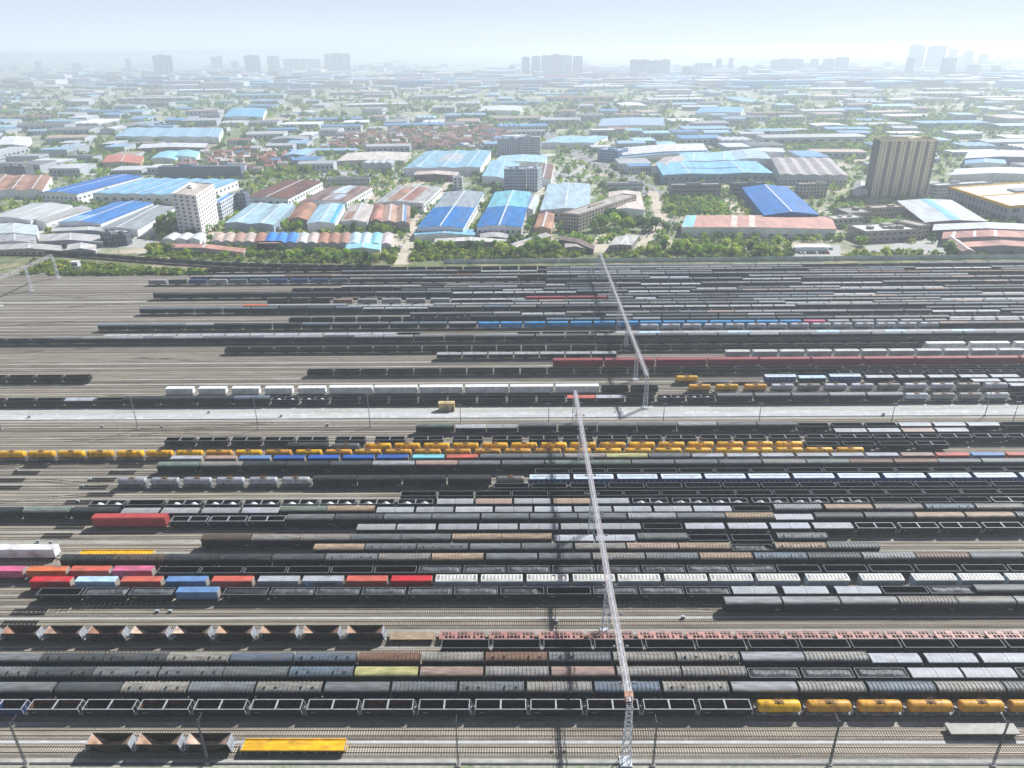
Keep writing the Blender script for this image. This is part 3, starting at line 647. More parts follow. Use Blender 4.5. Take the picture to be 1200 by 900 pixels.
if len(LETTER) > 1:
    tm = text_mesh('MAERSK', 1.7, 0.01, 'lettering', 'ink')
    q = mk('lettering', tm, (0.9, -1.235, 1.3), 0, LETTER[1]); q.rotation_euler = (math.pi/2, 0, 0)
    st = MB(); st.loft([[(1.0*(1 if i % 2 else 0.45)*math.sin(math.pi*i/7), yy, 1.0*(1 if i % 2 else 0.45)*math.cos(math.pi*i/7)) for i in range(14)] for yy in (-0.01, 0.01)])
    M['starb'] = m_flat('light_blue_square', rgb(120, 178, 214), 0.5)
    pm = MB(); pm.box(-0.95, 0.95, -0.01, 0.012, -0.95, 0.95); mk('emblem_square', pm.mesh('emblem_square', ['starb']), (-4.7, -1.235, 1.3), 0, LETTER[1])
    s2 = MB(); s2.loft([[(0.75*(1 if i % 2 else 0.42)*math.sin(math.pi*i/7), yy, 0.75*(1 if i % 2 else 0.42)*math.cos(math.pi*i/7)) for i in range(14)] for yy in (-0.03, -0.012)])
    mk('emblem_star', s2.mesh('emblem_star', ['white']), (-4.7, -1.235, 1.3), 0, LETTER[1])
# ------------------------------------------------------------------ ground, yard, road, tracks
def m_ground(name, cols, scales, rough=0.95, rnd=False):
    m, nt, b = nmat(name); tc = N(nt, 'ShaderNodeTexCoord'); oi = N(nt, 'ShaderNodeObjectInfo')
    r = N(nt, 'ShaderNodeRGB'); r.outputs[0].default_value = cols[0]; c = r.outputs[0]
    for k, (col, sc, lo, hi) in enumerate(scales):
        mp = N(nt, 'ShaderNodeMapping'); mp.inputs['Scale'].default_value = sc if isinstance(sc, tuple) else (sc, sc, sc); mp.inputs['Location'].default_value = (k*13.7, k*5.1, 0)
        nt.links.new(tc.outputs['Object'], mp.inputs['Vector'])
        if rnd: ml = N(nt, 'ShaderNodeMath', operation='MULTIPLY'); ml.inputs[1].default_value = 61.0; nt.links.new(oi.outputs['Random'], ml.inputs[0]); nt.links.new(ml.outputs[0], mp.inputs['Location'])
        tx = N(nt, 'ShaderNodeTexNoise'); tx.inputs['Scale'].default_value = 1; tx.inputs['Detail'].default_value = 6; tx.inputs['Roughness'].default_value = 0.6
        nt.links.new(mp.outputs[0], tx.inputs['Vector'])
        mr = N(nt, 'ShaderNodeMapRange'); mr.inputs[1].default_value = lo; mr.inputs[2].default_value = hi; nt.links.new(tx.outputs['Fac'], mr.inputs[0])
        mx = N(nt, 'ShaderNodeMixRGB'); mx.inputs[2].default_value = col; nt.links.new(mr.outputs[0], mx.inputs[0]); nt.links.new(c, mx.inputs[1]); c = mx.outputs[0]
    if rnd:
        mr = N(nt, 'ShaderNodeMapRange'); mr.inputs[3].default_value = 0.74; mr.inputs[4].default_value = 1.2; nt.links.new(oi.outputs['Random'], mr.inputs[0])
        vm = N(nt, 'ShaderNodeVectorMath', operation='SCALE'); nt.links.new(c, vm.inputs[0]); nt.links.new(mr.outputs[0], vm.inputs['Scale']); c = vm.outputs[0]
    nt.links.new(c, b.inputs['Base Color']); b.inputs['Roughness'].default_value = rough; b.inputs['Specular IOR Level'].default_value = 0.2
    return m
M['ground'] = m_ground('open_land', [rgb(136, 142, 116)], [(rgb(190, 180, 158), 0.006, 0.5, 0.6), (rgb(108, 122, 84), 0.011, 0.5, 0.6), (rgb(194, 192, 188), 0.017, 0.54, 0.62), (rgb(90, 112, 62), 0.06, 0.54, 0.68)])
M['gravel'] = m_ground('yard_gravel', [rgb(162, 159, 151)], [(rgb(140, 136, 128), (0.02, 0.2, 1), 0.4, 0.65), (rgb(182, 180, 174), (0.05, 0.5, 1), 0.5, 0.7), (rgb(114, 111, 106), 0.9, 0.5, 0.75), (rgb(122, 126, 98), (0.03, 0.12, 1), 0.56, 0.74), (rgb(98, 86, 76), (0.012, 0.08, 1), 0.62, 0.8)])
M['ballast'] = m_ground('ballast', [rgb(120, 114, 106)], [(rgb(142, 136, 127), 1.6, 0.45, 0.7), (rgb(92, 82, 74), (0.05, 0.3, 1), 0.48, 0.7), (rgb(80, 74, 70), 3.0, 0.5, 0.75), (rgb(70, 66, 62), (0.03, 0.5, 1), 0.6, 0.75), (rgb(120, 118, 90), (0.02, 0.4, 1), 0.6, 0.75)], rnd=True)
M['sleeper'] = m_ground('concrete_sleepers', [rgb(190, 182, 164)], [(rgb(146, 138, 124), (0.06, 0.3, 1), 0.4, 0.7)], rnd=True)
M['railm'] = m_flat('rail_steel', rgb(112, 98, 86), 0.45, 0.5)
M['pave'] = m_ground('pale_concrete_paving', [rgb(184, 185, 186)], [(rgb(160, 160, 160), (0.02, 0.4, 1), 0.45, 0.7), (rgb(204, 204, 205), 0.3, 0.5, 0.7)])
M['pave2'] = m_ground('fine_grey_gravel', [rgb(178, 178, 174)], [(rgb(156, 156, 150), (0.03, 0.4, 1), 0.42, 0.65), (rgb(190, 190, 188), 0.5, 0.5, 0.7)])
M['dirt'] = m_ground('dirt', [rgb(192, 182, 164)], [(rgb(150, 142, 120), 0.08, 0.48, 0.66), (rgb(206, 200, 188), 0.4, 0.5, 0.7)])
M['weedy'] = m_ground('weedy_gravel', [rgb(150, 152, 136)], [(rgb(106, 122, 80), (0.05, 0.25, 1), 0.5, 0.68), (rgb(176, 172, 158), 0.6, 0.45, 0.7)])
M['asphalt'] = m_ground('asphalt', [rgb(150, 150, 150)], [(rgb(126, 126, 126), 0.05, 0.45, 0.65)])
M['rough'] = m_ground('rough_grass', [rgb(116, 122, 90)], [(rgb(156, 146, 120), 0.03, 0.47, 0.6), (rgb(84, 100, 60), 0.09, 0.45, 0.62), (rgb(150, 112, 84), 0.02, 0.62, 0.7)])
def sheet(name, pts, mat, z, label=None):
    b = MB(); b.add([(p[0], p[1], z) for p in pts], [tuple(range(len(pts)))]); o = mk(name, b.mesh(name, [mat])); tag(o, None, None, None, 'structure'); return o
def strip(name, y0, y1, mat, z, x0=-900, x1=900): return sheet(name, [(x0, y0), (x1, y0), (x1, y1), (x0, y1)], mat, z)
sheet('ground', [(-16000, -1500), (16000, -1500), (16000, 19000), (-16000, 19000)], 'ground', 0.0)
YEND = 531.5
strip('yard_ground', 60, YEND, 'gravel', 0.01)
b = MB(); b.box(-900, 900, 290.6, 295.6, 0.0, 0.32); tag(mk('service_road', b.mesh('service_road', ['pave'])), kind='structure')
strip('gravel_path', 295.9, 302.4, 'pave2', 0.02)
strip('dirt_path', P(600, 727).y, P(600, 721).y, 'pave2', 0.02); 
strip('weedy_ground', P(600, 738).y, P(600, 729).y-2.2, 'weedy', 0.018); strip('weedy_ground', 100, 118.0, 'weedy', 0.018)
strip('dirt_path', P(600, 871).y-.8, P(600, 867).y, 'pave', 0.05)
b = MB(); Y0 = P(600, 893).y; b.box(-400, 400, Y0-0.4, Y0+0.4, 0, 0.3); b.mi = 1; b.box(-400, 400, Y0-0.75, Y0-0.41, 0, .25); tag(mk('cable_trough', b.mesh('cable_trough', ['conc', 'dsteel'])), kind='structure')
tr = MB(); XL = 640.0
tr.mi = 0; tr.extr([(-2.1, 0.0), (-1.5, 0.14), (1.5, 0.14), (2.1, 0.0)], -XL, XL)
tr.mi = 2
for s in (-0.76, 0.76): tr.box(-XL, XL, s-0.045, s+0.045, 0.2, 0.34, False)
tr.mi = 1
for k in range(int(2*XL/0.62)):
    x = -XL+k*0.62; tr.box(x, x+0.24, -1.25, 1.25, 0.1, 0.2, False)
TRM = tr.mesh('railway_track', ['ballast', 'sleeper', 'railm'])
TY = sorted(ALLROWS+[162.3, 281.2, 286.2, 310.4, 341.8, 352.2, 363.0, 372.4, 394.0])
for y in TY: tag(mk('railway_track', TRM, (random.uniform(-3, 3), y, 0.012)), kind='structure')
# crossovers between neighbouring tracks in the empty left part of the yard
def crossover():
    b = MB(); L_ = 46.0; n = 16
    f = lambda t: 5.0*(3*t*t-2*t*t*t)
    b.mi = 0
    for k in range(30):
        t = (k+0.5)/30; b.box(t*L_-0.12, t*L_+0.12, f(t)-1.25, f(t)+1.25, 0.1, 0.205, False)
    b.mi = 1
    for off in (-0.76, 0.76):
        for k in range(n): b.bar((k*L_/n, f(k/n)+off, 0.285), ((k+1)*L_/n, f((k+1)/n)+off, 0.285), 0.1)
    return b.mesh('crossover_track', ['sleeper', 'railm'])
XO = crossover()
for px, py, fl in [(-20, 545, 0), (60, 520, 0), (20, 575, 1), (-30, 592, 0), (130, 512, 1), (5, 640, 0), (-10, 668, 1), (40, 470, 0), (200, 505, 0), (10, 380, 0), (30, 350, 1), (60, 335, 0), (90, 400, 1), (20, 412, 0), (140, 425, 1), (70, 360, 0), (20, 713, 0), (700, 715, 1)]:
    p = P(px, py); y0 = min(TY, key=lambda t: abs(t-p.y)); y1 = [t for t in TY if 4 < t-y0 < 6.2]
    if y1: o = mk('crossover_track', XO, (p.x, y0 if not fl else y1[0], 0.02)); o.scale = (1 if not fl else 1, (y1[0]-y0)/5.0*(1 if not fl else -1), 1); tag(o, kind='structure')
# ------------------------------------------------------------------ lighting bridges
def zsolve(p, py):
    lo, hi = 0, 60
    for _ in range(40):
        m = (lo+hi)/2
        if proj((p.x, p.y, m))[1] > py: lo = m
        else: hi = m
    return lo
LAMP = MB(); LAMP.box(-0.35, 0.35, -0.25, 0.25, -0.2, 0.25); LAMP.bar((0, 0, 0.2), (0.5, 0, 0.5), 0.1); LAMP = LAMP.mesh('floodlight', ['lamp'])
def lattice_tower(h, w0, w1):
    b = MB(); n = max(4, int(h/2.4))
    def c(i, j, t): w = (w0+(w1-w0)*t)/2; return (w*i, w*0.8*j, h*t)
    for i in (-1, 1):
        for j in (-1, 1): b.bar(c(i, j, 0), c(i, j, 1), 0.14)
    for k in range(n):
        t0 = k/n; t1 = (k+1)/n; q = [(-1, -1), (1, -1), (1, 1), (-1, 1)]
        for m in range(4):
            a = q[m]; d = q[(m+1) % 4]
            b.bar(c(*a, t0), c(*d, t1), 0.07); b.bar(c(*d, t0), c(*a, t1), 0.07); b.bar(c(*a, t1), c(*d, t1), 0.07)
    b.box(-w0/2-.4, w0/2+.4, -w0/2-.4, w0/2+.4, -0.1, 0.35)
    return b.mesh('support_tower', ['steelw'])
def bridge(A, B, z, bases, label, rust=False):
    root = mk('lighting_bridge', None, (A.x, A.y, 0)); tag(root, label, 'lighting bridge', 'lighting bridges across the tracks')
    D = Vector((B.x-A.x, B.y-A.y, 0)); L = D.length; D.normalize(); S = Vector((D.y, -D.x, 0)); w = 0.62; hh = 1.25
    b = MB(); n = int(L/2.5); at = lambda t, s, zz: D*t*L+S*s+Vector((0, 0, zz))
    for s in (-w, w):
        for zz in (z-hh, z): b.bar(at(0, s, zz), at(1, s, zz), 0.13)
        b.bar(at(0, s, z+0.95), at(1, s, z+0.95), 0.07)
    for k in range(n):
        t0 = k/n; t1 = (k+1)/n; tm = (t0+t1)/2
        for s in (-w, w): b.bar(at(t0, s, z-hh), at(tm, s, z), 0.08); b.bar(at(tm, s, z), at(t1, s, z-hh), 0.08); b.bar(at(t0, s, z), at(t0, s, z+0.95), 0.07)
        b.bar(at(t0, -w, z-hh), at(t0, w, z-hh), 0.07); b.bar(at(t0, -w, z), at(t0, w, z), 0.07)
    mk('truss', b.mesh('truss', ['trussm']), (0, 0, 0), 0, root)
    d = MB(); p = at(0, 0, z+0.05); q = at(1, 0, z+0.05); v = [p+S*0.24, p-S*0.24, q-S*0.24, q+S*0.24]
    d.add([x for x in v]+[x+Vector((0, 0, 0.06)) for x in v], [(0, 1, 2, 3), (7, 6, 5, 4), (0, 4, 5, 1), (1, 5, 6, 2), (2, 6, 7, 3), (3, 7, 4, 0)])
    mk('walkway_deck', d.mesh('walkway_deck', ['steelw']), (0, 0, 0), 0, root)
    if rust:
        r = MB(); p0 = at(0.012, 0, z-0.2); r.box(p0.x-0.95, p0.x+0.95, p0.y-0.7, p0.y+0.9, z-hh-0.1, z+0.15); mk('end_platform', r.mesh('end_platform', ['rustp']), (0, 0, 0), 0, root)
    tw = lattice_tower(z-hh, 2.0, 1.2)
    for t in bases: mk('support_tower', tw, at(t, 0, 0), math.atan2(D.y, D.x)-math.pi/2, root)
    k = 0; t = 0.03
    while t < 0.99:
        for s in (-1, 1):
            o = mk('floodlight', LAMP, at(t, s*1.5, z+0.4), 0 if s < 0 else math.pi, root); k += 1
        t += 11.0/L
    return root
M['trussm'] = m_flat('flaking_pale_paint', rgb(198, 190, 190), 0.6, 0.1, 0.35, 0.7, 1.15)
M['rustp'] = m_flat('rusted_platform', rgb(176, 134, 112), 0.7, 0, 2)
A0 = P(733, 893); z1 = zsolve(Vector((A0.x, A0.y, 0)), 822); B0 = P(674, 458, z1)
def tt(pxb, A, B): 
    y = P(*pxb).y; return max(0, min(1, (y-A.y)/(B.y-A.y)))
bridge(A0, B0, z1, [0.0, tt((711, 741), A0, B0), tt((695, 632), A0, B0), tt((684, 550), A0, B0), 1.0], 'near pale lattice lighting bridge with floodlights spanning the front half of yard', True)
A1 = P(756, 478); z2 = zsolve(A1, 440); B1 = P(703, 296, z2)
bridge(A1, B1, z2, [0.0, tt((744, 445), A1, B1), tt((735, 412), A1, B1), tt((722, 386), A1, B1), tt((716, 358), A1, B1), tt((708, 330), A1, B1), 1.0], 'far lattice lighting bridge from the service road to the green strip')
A2 = P(68, 326); z3 = zsolve(A2, 299); B2 = Vector((A2.x-2, A2.y-150, 0))
bridge(A2, B2, z3, [0.0, (A2.y-P(37, 341).y)/150, (A2.y-P(3, 359).y)/150], 'lattice lighting bridge at the far left corner of the empty tracks')
print('bridge heights', z1, z2, z3)
# ------------------------------------------------------------------ poles
def pole(h, w=0.42):
    b = MB()
    for i in (-1, 1):
        for j in (-1, 1): b.bar((i*w/2, j*w/2, 0), (i*w/4, j*w/4, h), 0.08)
    n = int(h/0.9)
    for k in range(n):
        t0 = k/n; t1 = (k+1)/n; a = w/2*(1-t0/2); c = w/2*(1-t1/2); s = 1 if k % 2 else -1
        b.bar((s*a, -a, h*t0), (-s*c, -c, h*t1), 0.07); b.bar((s*a, a, h*t0), (-s*c, c, h*t1), 0.07); b.bar((-a, s*a, h*t0), (-c, -s*c, h*t1), 0.07); b.bar((a, s*a, h*t0), (c, -s*c, h*t1), 0.07)
    shaft = b.mesh('mast', ['dsteel'])
    a = MB(); a.bar((0, 0, h-0.3), (0, 2.4, h-0.1), 0.1); a.bar((0, 0, h-1.6), (0, 2.4, h-0.1), 0.07); a.box(-0.1, 0.1, -0.1, 0.1, h, h+0.4)
    f = MB(); f.box(-0.5, 0.5, -0.5, 0.5, -0.05, 0.4)
    return shaft, a.mesh('bracket', ['dsteel']), f.mesh('footing', ['conc'])
pm = pole(13.5)
for i, (x, y) in enumerate([(31, 897), (244, 894), (537, 897), (765, 897), (972, 896), (1163, 897)]):
    p = P(x, y); o = mk('lattice_mast', None, p); tag(o, f'slim lattice mast at the front edge, {ordw(i+1)} mast from left', 'mast', 'masts along the front edge')
    for nm, me in zip(('mast', 'bracket', 'footing'), pm): mk(nm, me, (0, 0, 0), 0, o)
def lpole(h):
    b = MB(); b.loft([[(r*math.cos(2*math.pi*i/8), r*math.sin(2*math.pi*i/8), z) for i in range(8)] for r, z in ((0.22, 0), (0.1, h))])
    a = MB(); a.box(-0.9, 0.9, -0.08, 0.08, h-0.05, h+0.08); 
    for x in (-0.8, 0, 0.8): a.box(x-0.25, x+0.25, -0.35, 0.1, h-0.2, h+0.15)
    f = MB(); f.box(-0.45, 0.45, -0.45, 0.45, -0.05, 0.5)
    return b.mesh('post', ['steel']), a.mesh('lamp_head', ['lamp']), f.mesh('footing', ['conc'])
lp = lpole(15.5); lp2 = lpole(9.5)
for i, (x, y, big) in enumerate([(2, 504, 1), (162, 503, 1), (303, 503, 1), (434, 500, 1), (540, 497, 0), (643, 496, 0), (777, 496, 0), (889, 496, 0), (1044, 496, 0), (1154, 487, 1), (1187, 494, 0)]):
    p = P(x, y); o = mk('light_pole', None, p); tag(o, f'pale light pole beside the service road, {ordw(i+1)} pole from left', 'light pole', 'light poles along the service road')
    for nm, me in zip(('post', 'lamp_head', 'footing'), lp if big else lp2): mk(nm, me, (0, 0, 0), 0, o)
# ------------------------------------------------------------------ hut on the road, retarders, cabinets
b = MB(); b.box(-3.6, 3.6, -1.2, 1.2, 0.15, 3.9); b.box(-3.7, 3.7, -1.3, 1.3, 3.9, 4.05)
p = P(523.5, 482); o = mk('site_hut', None, (p.x, p.y+1, 0.02)); tag(o, 'small tan hut standing on the pale strip beside the service road', 'hut')
mk('body', b.mesh('hut_body', ['cont']), (0, 0, 0), 0, o, rgb(206, 184, 130))
b = MB(); b.box(-1.4, 1.4, -1.24, -1.2, 1.1, 2.2); mk('window', b.mesh('window', ['rim']), (0, 0, 0), 0, o)
b = MB(); b.box(2.2, 3.1, -1.24, -1.2, 0.2, 2.3); mk('door', b.mesh('hut_door', ['dsteel']), (0, 0, 0), 0, o)
b = MB()
for s in (-1.05, -0.45, 0.45, 1.05): b.box(-5, 5, s-0.06, s+0.06, 0.2, 0.42)
for k in range(9): x = -4.8+k*1.2; b.box(x-0.12, x+0.12, -1.4, 1.4, 0.14, 0.3)
RET = b.mesh('retarder', ['black'])
spots = [(40, 549.5), (28, 557), (9, 567), (5, 576), (152, 548), (142, 556), (117, 566), (107, 575), (115, 584), (92, 590), (80, 621), (65, 631), (33, 720), (20, 735)]
for i, (x, y) in enumerate(sorted(spots, key=lambda s: s[1])):
    p = P(x, y); ty = min(TY, key=lambda t: abs(t-p.y)); o = mk('track_retarder', RET, (p.x, ty, 0.05)); tag(o, f'black car retarder on an empty left track, {ordw(i+1)} counting towards the viewer', 'retarder', 'retarders on the empty tracks')
b = MB(); b.box(-0.5, 0.5, -0.3, 0.3, 0.0, 0.95); b.box(-0.56, 0.56, -0.36, 0.36, 0.95, 1.02); b.mi = 1; b.box(-0.02, 0.02, -0.32, -0.3, 0.15, 0.9); CAB = b.mesh('signal_cabinet', ['rimw', 'dsteel'])
for i, (x, y) in enumerate([(132, 553), (106, 563), (97, 571), (92, 589), (20, 552), (120, 501), (190, 501), (45, 636), (60, 637), (384, 499), (185, 718), (200, 718), (652, 730), (800, 725), (1035, 487), (35, 490), (245, 484), (330, 489)]):
    p = P(x, y); o = mk('signal_cabinet', CAB, (p.x, p.y, 0.02 if not 290.2 < p.y < 296 else 0.32)); tag(o, f'small white trackside cabinet, {ordw(i+1)} of the cabinets seen beside bare tracks', 'cabinet', 'trackside cabinets')
# ------------------------------------------------------------------ buildings
FOOT = []
def shed(q, h, rc, wc, label, g=1, rise=1.8, mat='broof', ridge=True, stripe=None, barrel=False, front=None, cat='warehouse', name='warehouse', group=None, patches=None):
    NL, NR, FR, FL = [P(x, y, h) for x, y in q]
    o0 = (NL+FR)/2; o0.z = 0
    u = ((NR-NL)+(FR-FL))/2; v = ((FL-NL)+(FR-NR))/2; u.z = v.z = 0
    c = (NL+NR+FR+FL)/4; c.z = 0; a = -u/2-v/2
    FOOT.append((c, u, v))
    root = mk(name, None, c); tag(root, label, cat, group)
    def pt(s, t, z): r = a+u*s+v*t; return (r.x, r.y, z)
    n = 8 if barrel else 2
    prof = []
    for k in range(g):
        for i in range(n+(1 if k == g-1 else 0)):
            f = i/n; zz = h+rise*(math.sin(math.pi*f) if barrel else 1-abs(2*f-1)); prof.append(((k+f)/g, zz))
    w = MB(); m = len(prof)
    bot = [pt(s, 0, 0) for s, z in prof]+[pt(s, 0, z-0.05) for s, z in prof]
    w.add(bot, [(i, i+1, m+i+1, m+i) for i in range(m-1)]); w.add([pt(s, 1, 0) for s, z in prof]+[pt(s, 1, z-0.05) for s, z in prof], [(i+1, i, m+i, m+i+1) for i in range(m-1)])
    w.add([pt(0, 0, 0), pt(0, 1, 0), pt(0, 1, h), pt(0, 0, h)], [(3, 2, 1, 0)]); w.add([pt(1, 0, 0), pt(1, 1, 0), pt(1, 1, h), pt(1, 0, h)], [(0, 1, 2, 3)])
    mk('wall', w.mesh('shed_wall', ['wall']), (0, 0, 0), 0, root, wc)
    ul = u.length; vl = v.length; e = 0.5/ul; ev = 0.5/vl
    r = MB(); th = 0.18
    pr = [(s if 0 < s < 1 else (s-e if s == 0 else s+e), z) for s, z in prof]
    vs = [pt(s, -ev, z) for s, z in pr]+[pt(s, 1+ev, z) for s, z in pr]+[pt(s, -ev, z+th) for s, z in pr]+[pt(s, 1+ev, z+th) for s, z in pr]
    fs = [(i, i+1, m+i+1, m+i) for i in range(m-1)]+[(2*m+i+1, 2*m+i, 3*m+i, 3*m+i+1) for i in range(m-1)]+[(i+1, i, 2*m+i, 2*m+i+1) for i in range(m-1)]+[(m+i, m+i+1, 3*m+i+1, 3*m+i) for i in range(m-1)]+[(0, m, 3*m, 2*m), (2*m-1, m-1, 3*m-1, 4*m-1)]
    r.add(vs, fs); rf = mk('roof', r.mesh('shed_roof', [mat]), (0, 0, 0), 0, root, rc)
    if ridge and not barrel:
        for k in range(g):
            s = (k+0.5)/g; d = MB(); ds = min(0.7/ul, 0.2/g); z = h+rise+th+0.05
            d.add([pt(s-ds, -ev, z-0.12), pt(s+ds, -ev, z-0.12), pt(s+ds, 1+ev, z-0.12), pt(s-ds, 1+ev, z-0.12), pt(s-ds, -ev, z), pt(s+ds, -ev, z), pt(s+ds, 1+ev, z), pt(s-ds, 1+ev, z)], [(4, 5, 6, 7), (0, 1, 5, 4), (1, 2, 6, 5), (2, 3, 7, 6), (3, 0, 4, 7)])
            mk('ridge_cap', d.mesh('ridge_cap', ['cont']), (0, 0, 0), 0, rf, stripe or rgb(214, 220, 228))
    if patches:                              # roof sheets of another colour, each its own part laid on the slopes
        for (s0, s1, t0, t1, pc) in patches:
            d = MB(); k = int(s0*g*2+1e-6)
            def zz(s): f = (s*g) % 1.0 if s < 1 else 1.0; return h+rise*(math.sin(math.pi*f) if barrel else 1-abs(2*f-1))+th+0.06
            cuts = sorted({s0, s1}|{x for x in [i/(2*g) for i in range(2*g+1)] if s0 < x < s1})
            for i in range(len(cuts)-1):
                A_, B_ = cuts[i], cuts[i+1]; za = zz(A_+1e-6); zb = zz(B_-1e-6)
                d.add([pt(A_, t0, za), pt(B_, t0, zb), pt(B_, t1, zb), pt(A_, t1, za), pt(A_, t0, za-0.1), pt(B_, t0, zb-0.1), pt(B_, t1, zb-0.1), pt(A_, t1, za-0.1)], [(0, 1, 2, 3), (4, 5, 1, 0), (6, 7, 3, 2), (5, 6, 2, 1), (7, 4, 0, 3)])
            mk('roof_sheet', d.mesh('roof_sheet', [mat]), (0, 0, 0), 0, rf, pc)
    if front:                                # openings on the near wall and the right wall
        nw, hgt, z0 = front
        wm = MB(); wm.box(-0.5, 0.5, -0.06, 0.06, -0.5, 0.5); wmesh = WIN
        for side in (0, 1):
            dv = u if side == 0 else v; ln = dv.length; cnt = nw if side == 0 else max(3, int(nw*vl/ul))
            cnt = min(cnt, 16)
            for i in range(cnt):
                t = (i+0.5)/cnt; base = pt(t, 0, z0+hgt/2) if side == 0 else pt(1, t, z0+hgt/2)
                q_ = mk('window', WIN, base, math.atan2(dv.y, dv.x), root); q_.scale = (min(ln/cnt*0.42, 4.0), 1, hgt)
    return root
wm = MB(); wm.box(-0.5, 0.5, -0.08, 0.08, -0.5, 0.5); WIN = wm.mesh('window', ['glass'])
def block(nl, nr, depth, h, wc, rc, label, floors=0, cols=0, dcols=0, name='office_building', cat='building', parapet=0.9, clutter=2, winh=1.5, winw=0.5, group=None, lean=None, maxwin=100, strips=None, edge=None, leftshade=None):
    """flat-roofed building from its near ground edge nl->nr (image points) and depth in metres"""
    a = P(*nl); b_ = P(*nr); u = b_-a; v = Vector((-u.y, u.x, 0)).normalized()*depth
    if lean: v = P(*lean)-b_
    c = a+u/2+v/2; FOOT.append((c, u, v)); o = -u/2-v/2
    root = mk(name, None, c); tag(root, label, cat, group)
    def pt(s, t, z): r = o+u*s+v*t; return Vector((r.x, r.y, z))
    w = MB(); vs = [pt(s, t, z) for z in (0, h) for s, t in ((0, 0), (1, 0), (1, 1), (0, 1))]
    w.add(vs, [(0, 1, 5, 4), (1, 2, 6, 5), (2, 3, 7, 6), (3, 0, 4, 7)])
    ul = u.length; vl = v.length; th = 0.35
    e, f = th/ul, th/vl
    for (s0, s1, t0, t1) in ((0, 1, 0, f), (0, 1, 1-f, 1), (0, e, f, 1-f), (1-e, 1, f, 1-f)):
        q = [pt(s0, t0, h), pt(s1, t0, h), pt(s1, t1, h), pt(s0, t1, h)]; q += [x+Vector((0, 0, parapet)) for x in q]; w.add(q, [(4, 5, 6, 7), (0, 1, 5, 4), (1, 2, 6, 5), (2, 3, 7, 6), (3, 0, 4, 7)])
    mk('wall', w.mesh('block_wall', ['wall']), (0, 0, 0), 0, root, wc)
    r = MB(); r.add([pt(e, f, h+0.05), pt(1-e, f, h+0.05), pt(1-e, 1-f, h+0.05), pt(e, 1-f, h+0.05)], [(0, 1, 2, 3)]); rf = mk('roof', r.mesh('block_roof', ['broof']), (0, 0, 0), 0, root, rc)
    rr = random.Random(label)
    for k in range(clutter):
        s = rr.uniform(0.15, 0.7); t = rr.uniform(0.2, 0.6); d = MB(); hh = rr.uniform(1.5, 3.2); s1 = s+rr.uniform(0.08, 0.2); t1 = t+rr.uniform(0.15, 0.3)
        q = [pt(s, t, h+0.05), pt(s1, t, h+0.05), pt(s1, t1, h+0.05), pt(s, t1, h+0.05)]; q += [x+Vector((0, 0, hh)) for x in q]; d.add(q, [(4, 5, 6, 7), (0, 1, 5, 4), (1, 2, 6, 5), (2, 3, 7, 6), (3, 0, 4, 7)])
        mk('roof_hut', d.mesh('roof_hut', ['wall']), (0, 0, 0), 0, rf, wc)
    if floors:
        cnt = 0; rest = []
        sides = [(u, cols, lambda t, z: pt(t, 0, z)), (v, dcols, lambda t, z: pt(1, t, z)), (v, dcols, lambda t, z: pt(0, t, z))]
        for dv, cn, fn in sides:
            if not cn: continue
            for fl in range(floors-1, -1, -1):
                for i in range(cn):
                    z = (fl+0.55)*h/floors; base = fn((i+0.5)/cn, z); args = (base, math.atan2(dv.y, dv.x), dv.length/cn*winw, winh)
                    if cnt < maxwin: q_ = mk('window', WIN, args[0], args[1], root); q_.scale = (args[2], 1, args[3]); cnt += 1
                    else: rest.append(args)
        if rest:
            d = MB()
            for bs, an, ww, hh in rest:
                m4 = Matrix.Translation(bs) @ Matrix.Rotation(an, 4, 'Z'); q = [m4 @ Vector((x*ww, y*0.08, z*hh)) for z in (-.5, .5) for x, y in ((-.5, -1), (.5, -1), (.5, 1), (-.5, 1))]
                d.add(q, [(4, 5, 6, 7), (0, 1, 5, 4), (1, 2, 6, 5), (2, 3, 7, 6), (3, 0, 4, 7)])
            tag(mk('windows', d.mesh('windows', ['glass']), (0, 0, 0), 0, root), kind='stuff')
    if leftshade:  # added thin slab; its dark colour stands for shade on the left wall
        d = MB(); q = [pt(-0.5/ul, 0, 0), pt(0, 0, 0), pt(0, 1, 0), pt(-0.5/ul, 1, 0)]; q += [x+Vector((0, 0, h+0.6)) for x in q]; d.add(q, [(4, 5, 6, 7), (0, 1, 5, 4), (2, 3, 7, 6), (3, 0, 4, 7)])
        mk('shade_slab', d.mesh('shade_slab', ['wall']), (0, 0, 0), 0, root, leftshade)
    if edge:                                 # coloured fascia round the roof edge
        d = MB(); hs = 1.6
        for (s0, s1, t0, t1) in ((-e, 1+e, -f, -f*0.02), (-e, 1+e, 1+f*.02, 1+f), (-e, -e*.02, 0, 1), (1+e*.02, 1+e, 0, 1), (e, 1-e, f, f+4/vl), (e, e+4/ul, f+4.1/vl, 1-f), (0.48, 0.48+4/ul, f+4.1/vl, 1-f)):
            z0_, z1_ = (h-hs, h+parapet+0.1) if min(s0, t0) < 0 or max(s1, t1) > 1 else (h+0.06, h+0.5)
            q = [pt(s0, t0, z0_), pt(s1, t0, z0_), pt(s1, t1, z0_), pt(s0, t1, z0_)]; q += [x+Vector((0, 0, z1_-z0_)) for x in q]; d.add(q, [(4, 5, 6, 7), (0, 1, 5, 4), (1, 2, 6, 5), (2, 3, 7, 6), (3, 0, 4, 7)])
        mk('roof_fascia', d.mesh('roof_fascia', ['wall']), (0, 0, 0), 0, root, edge)
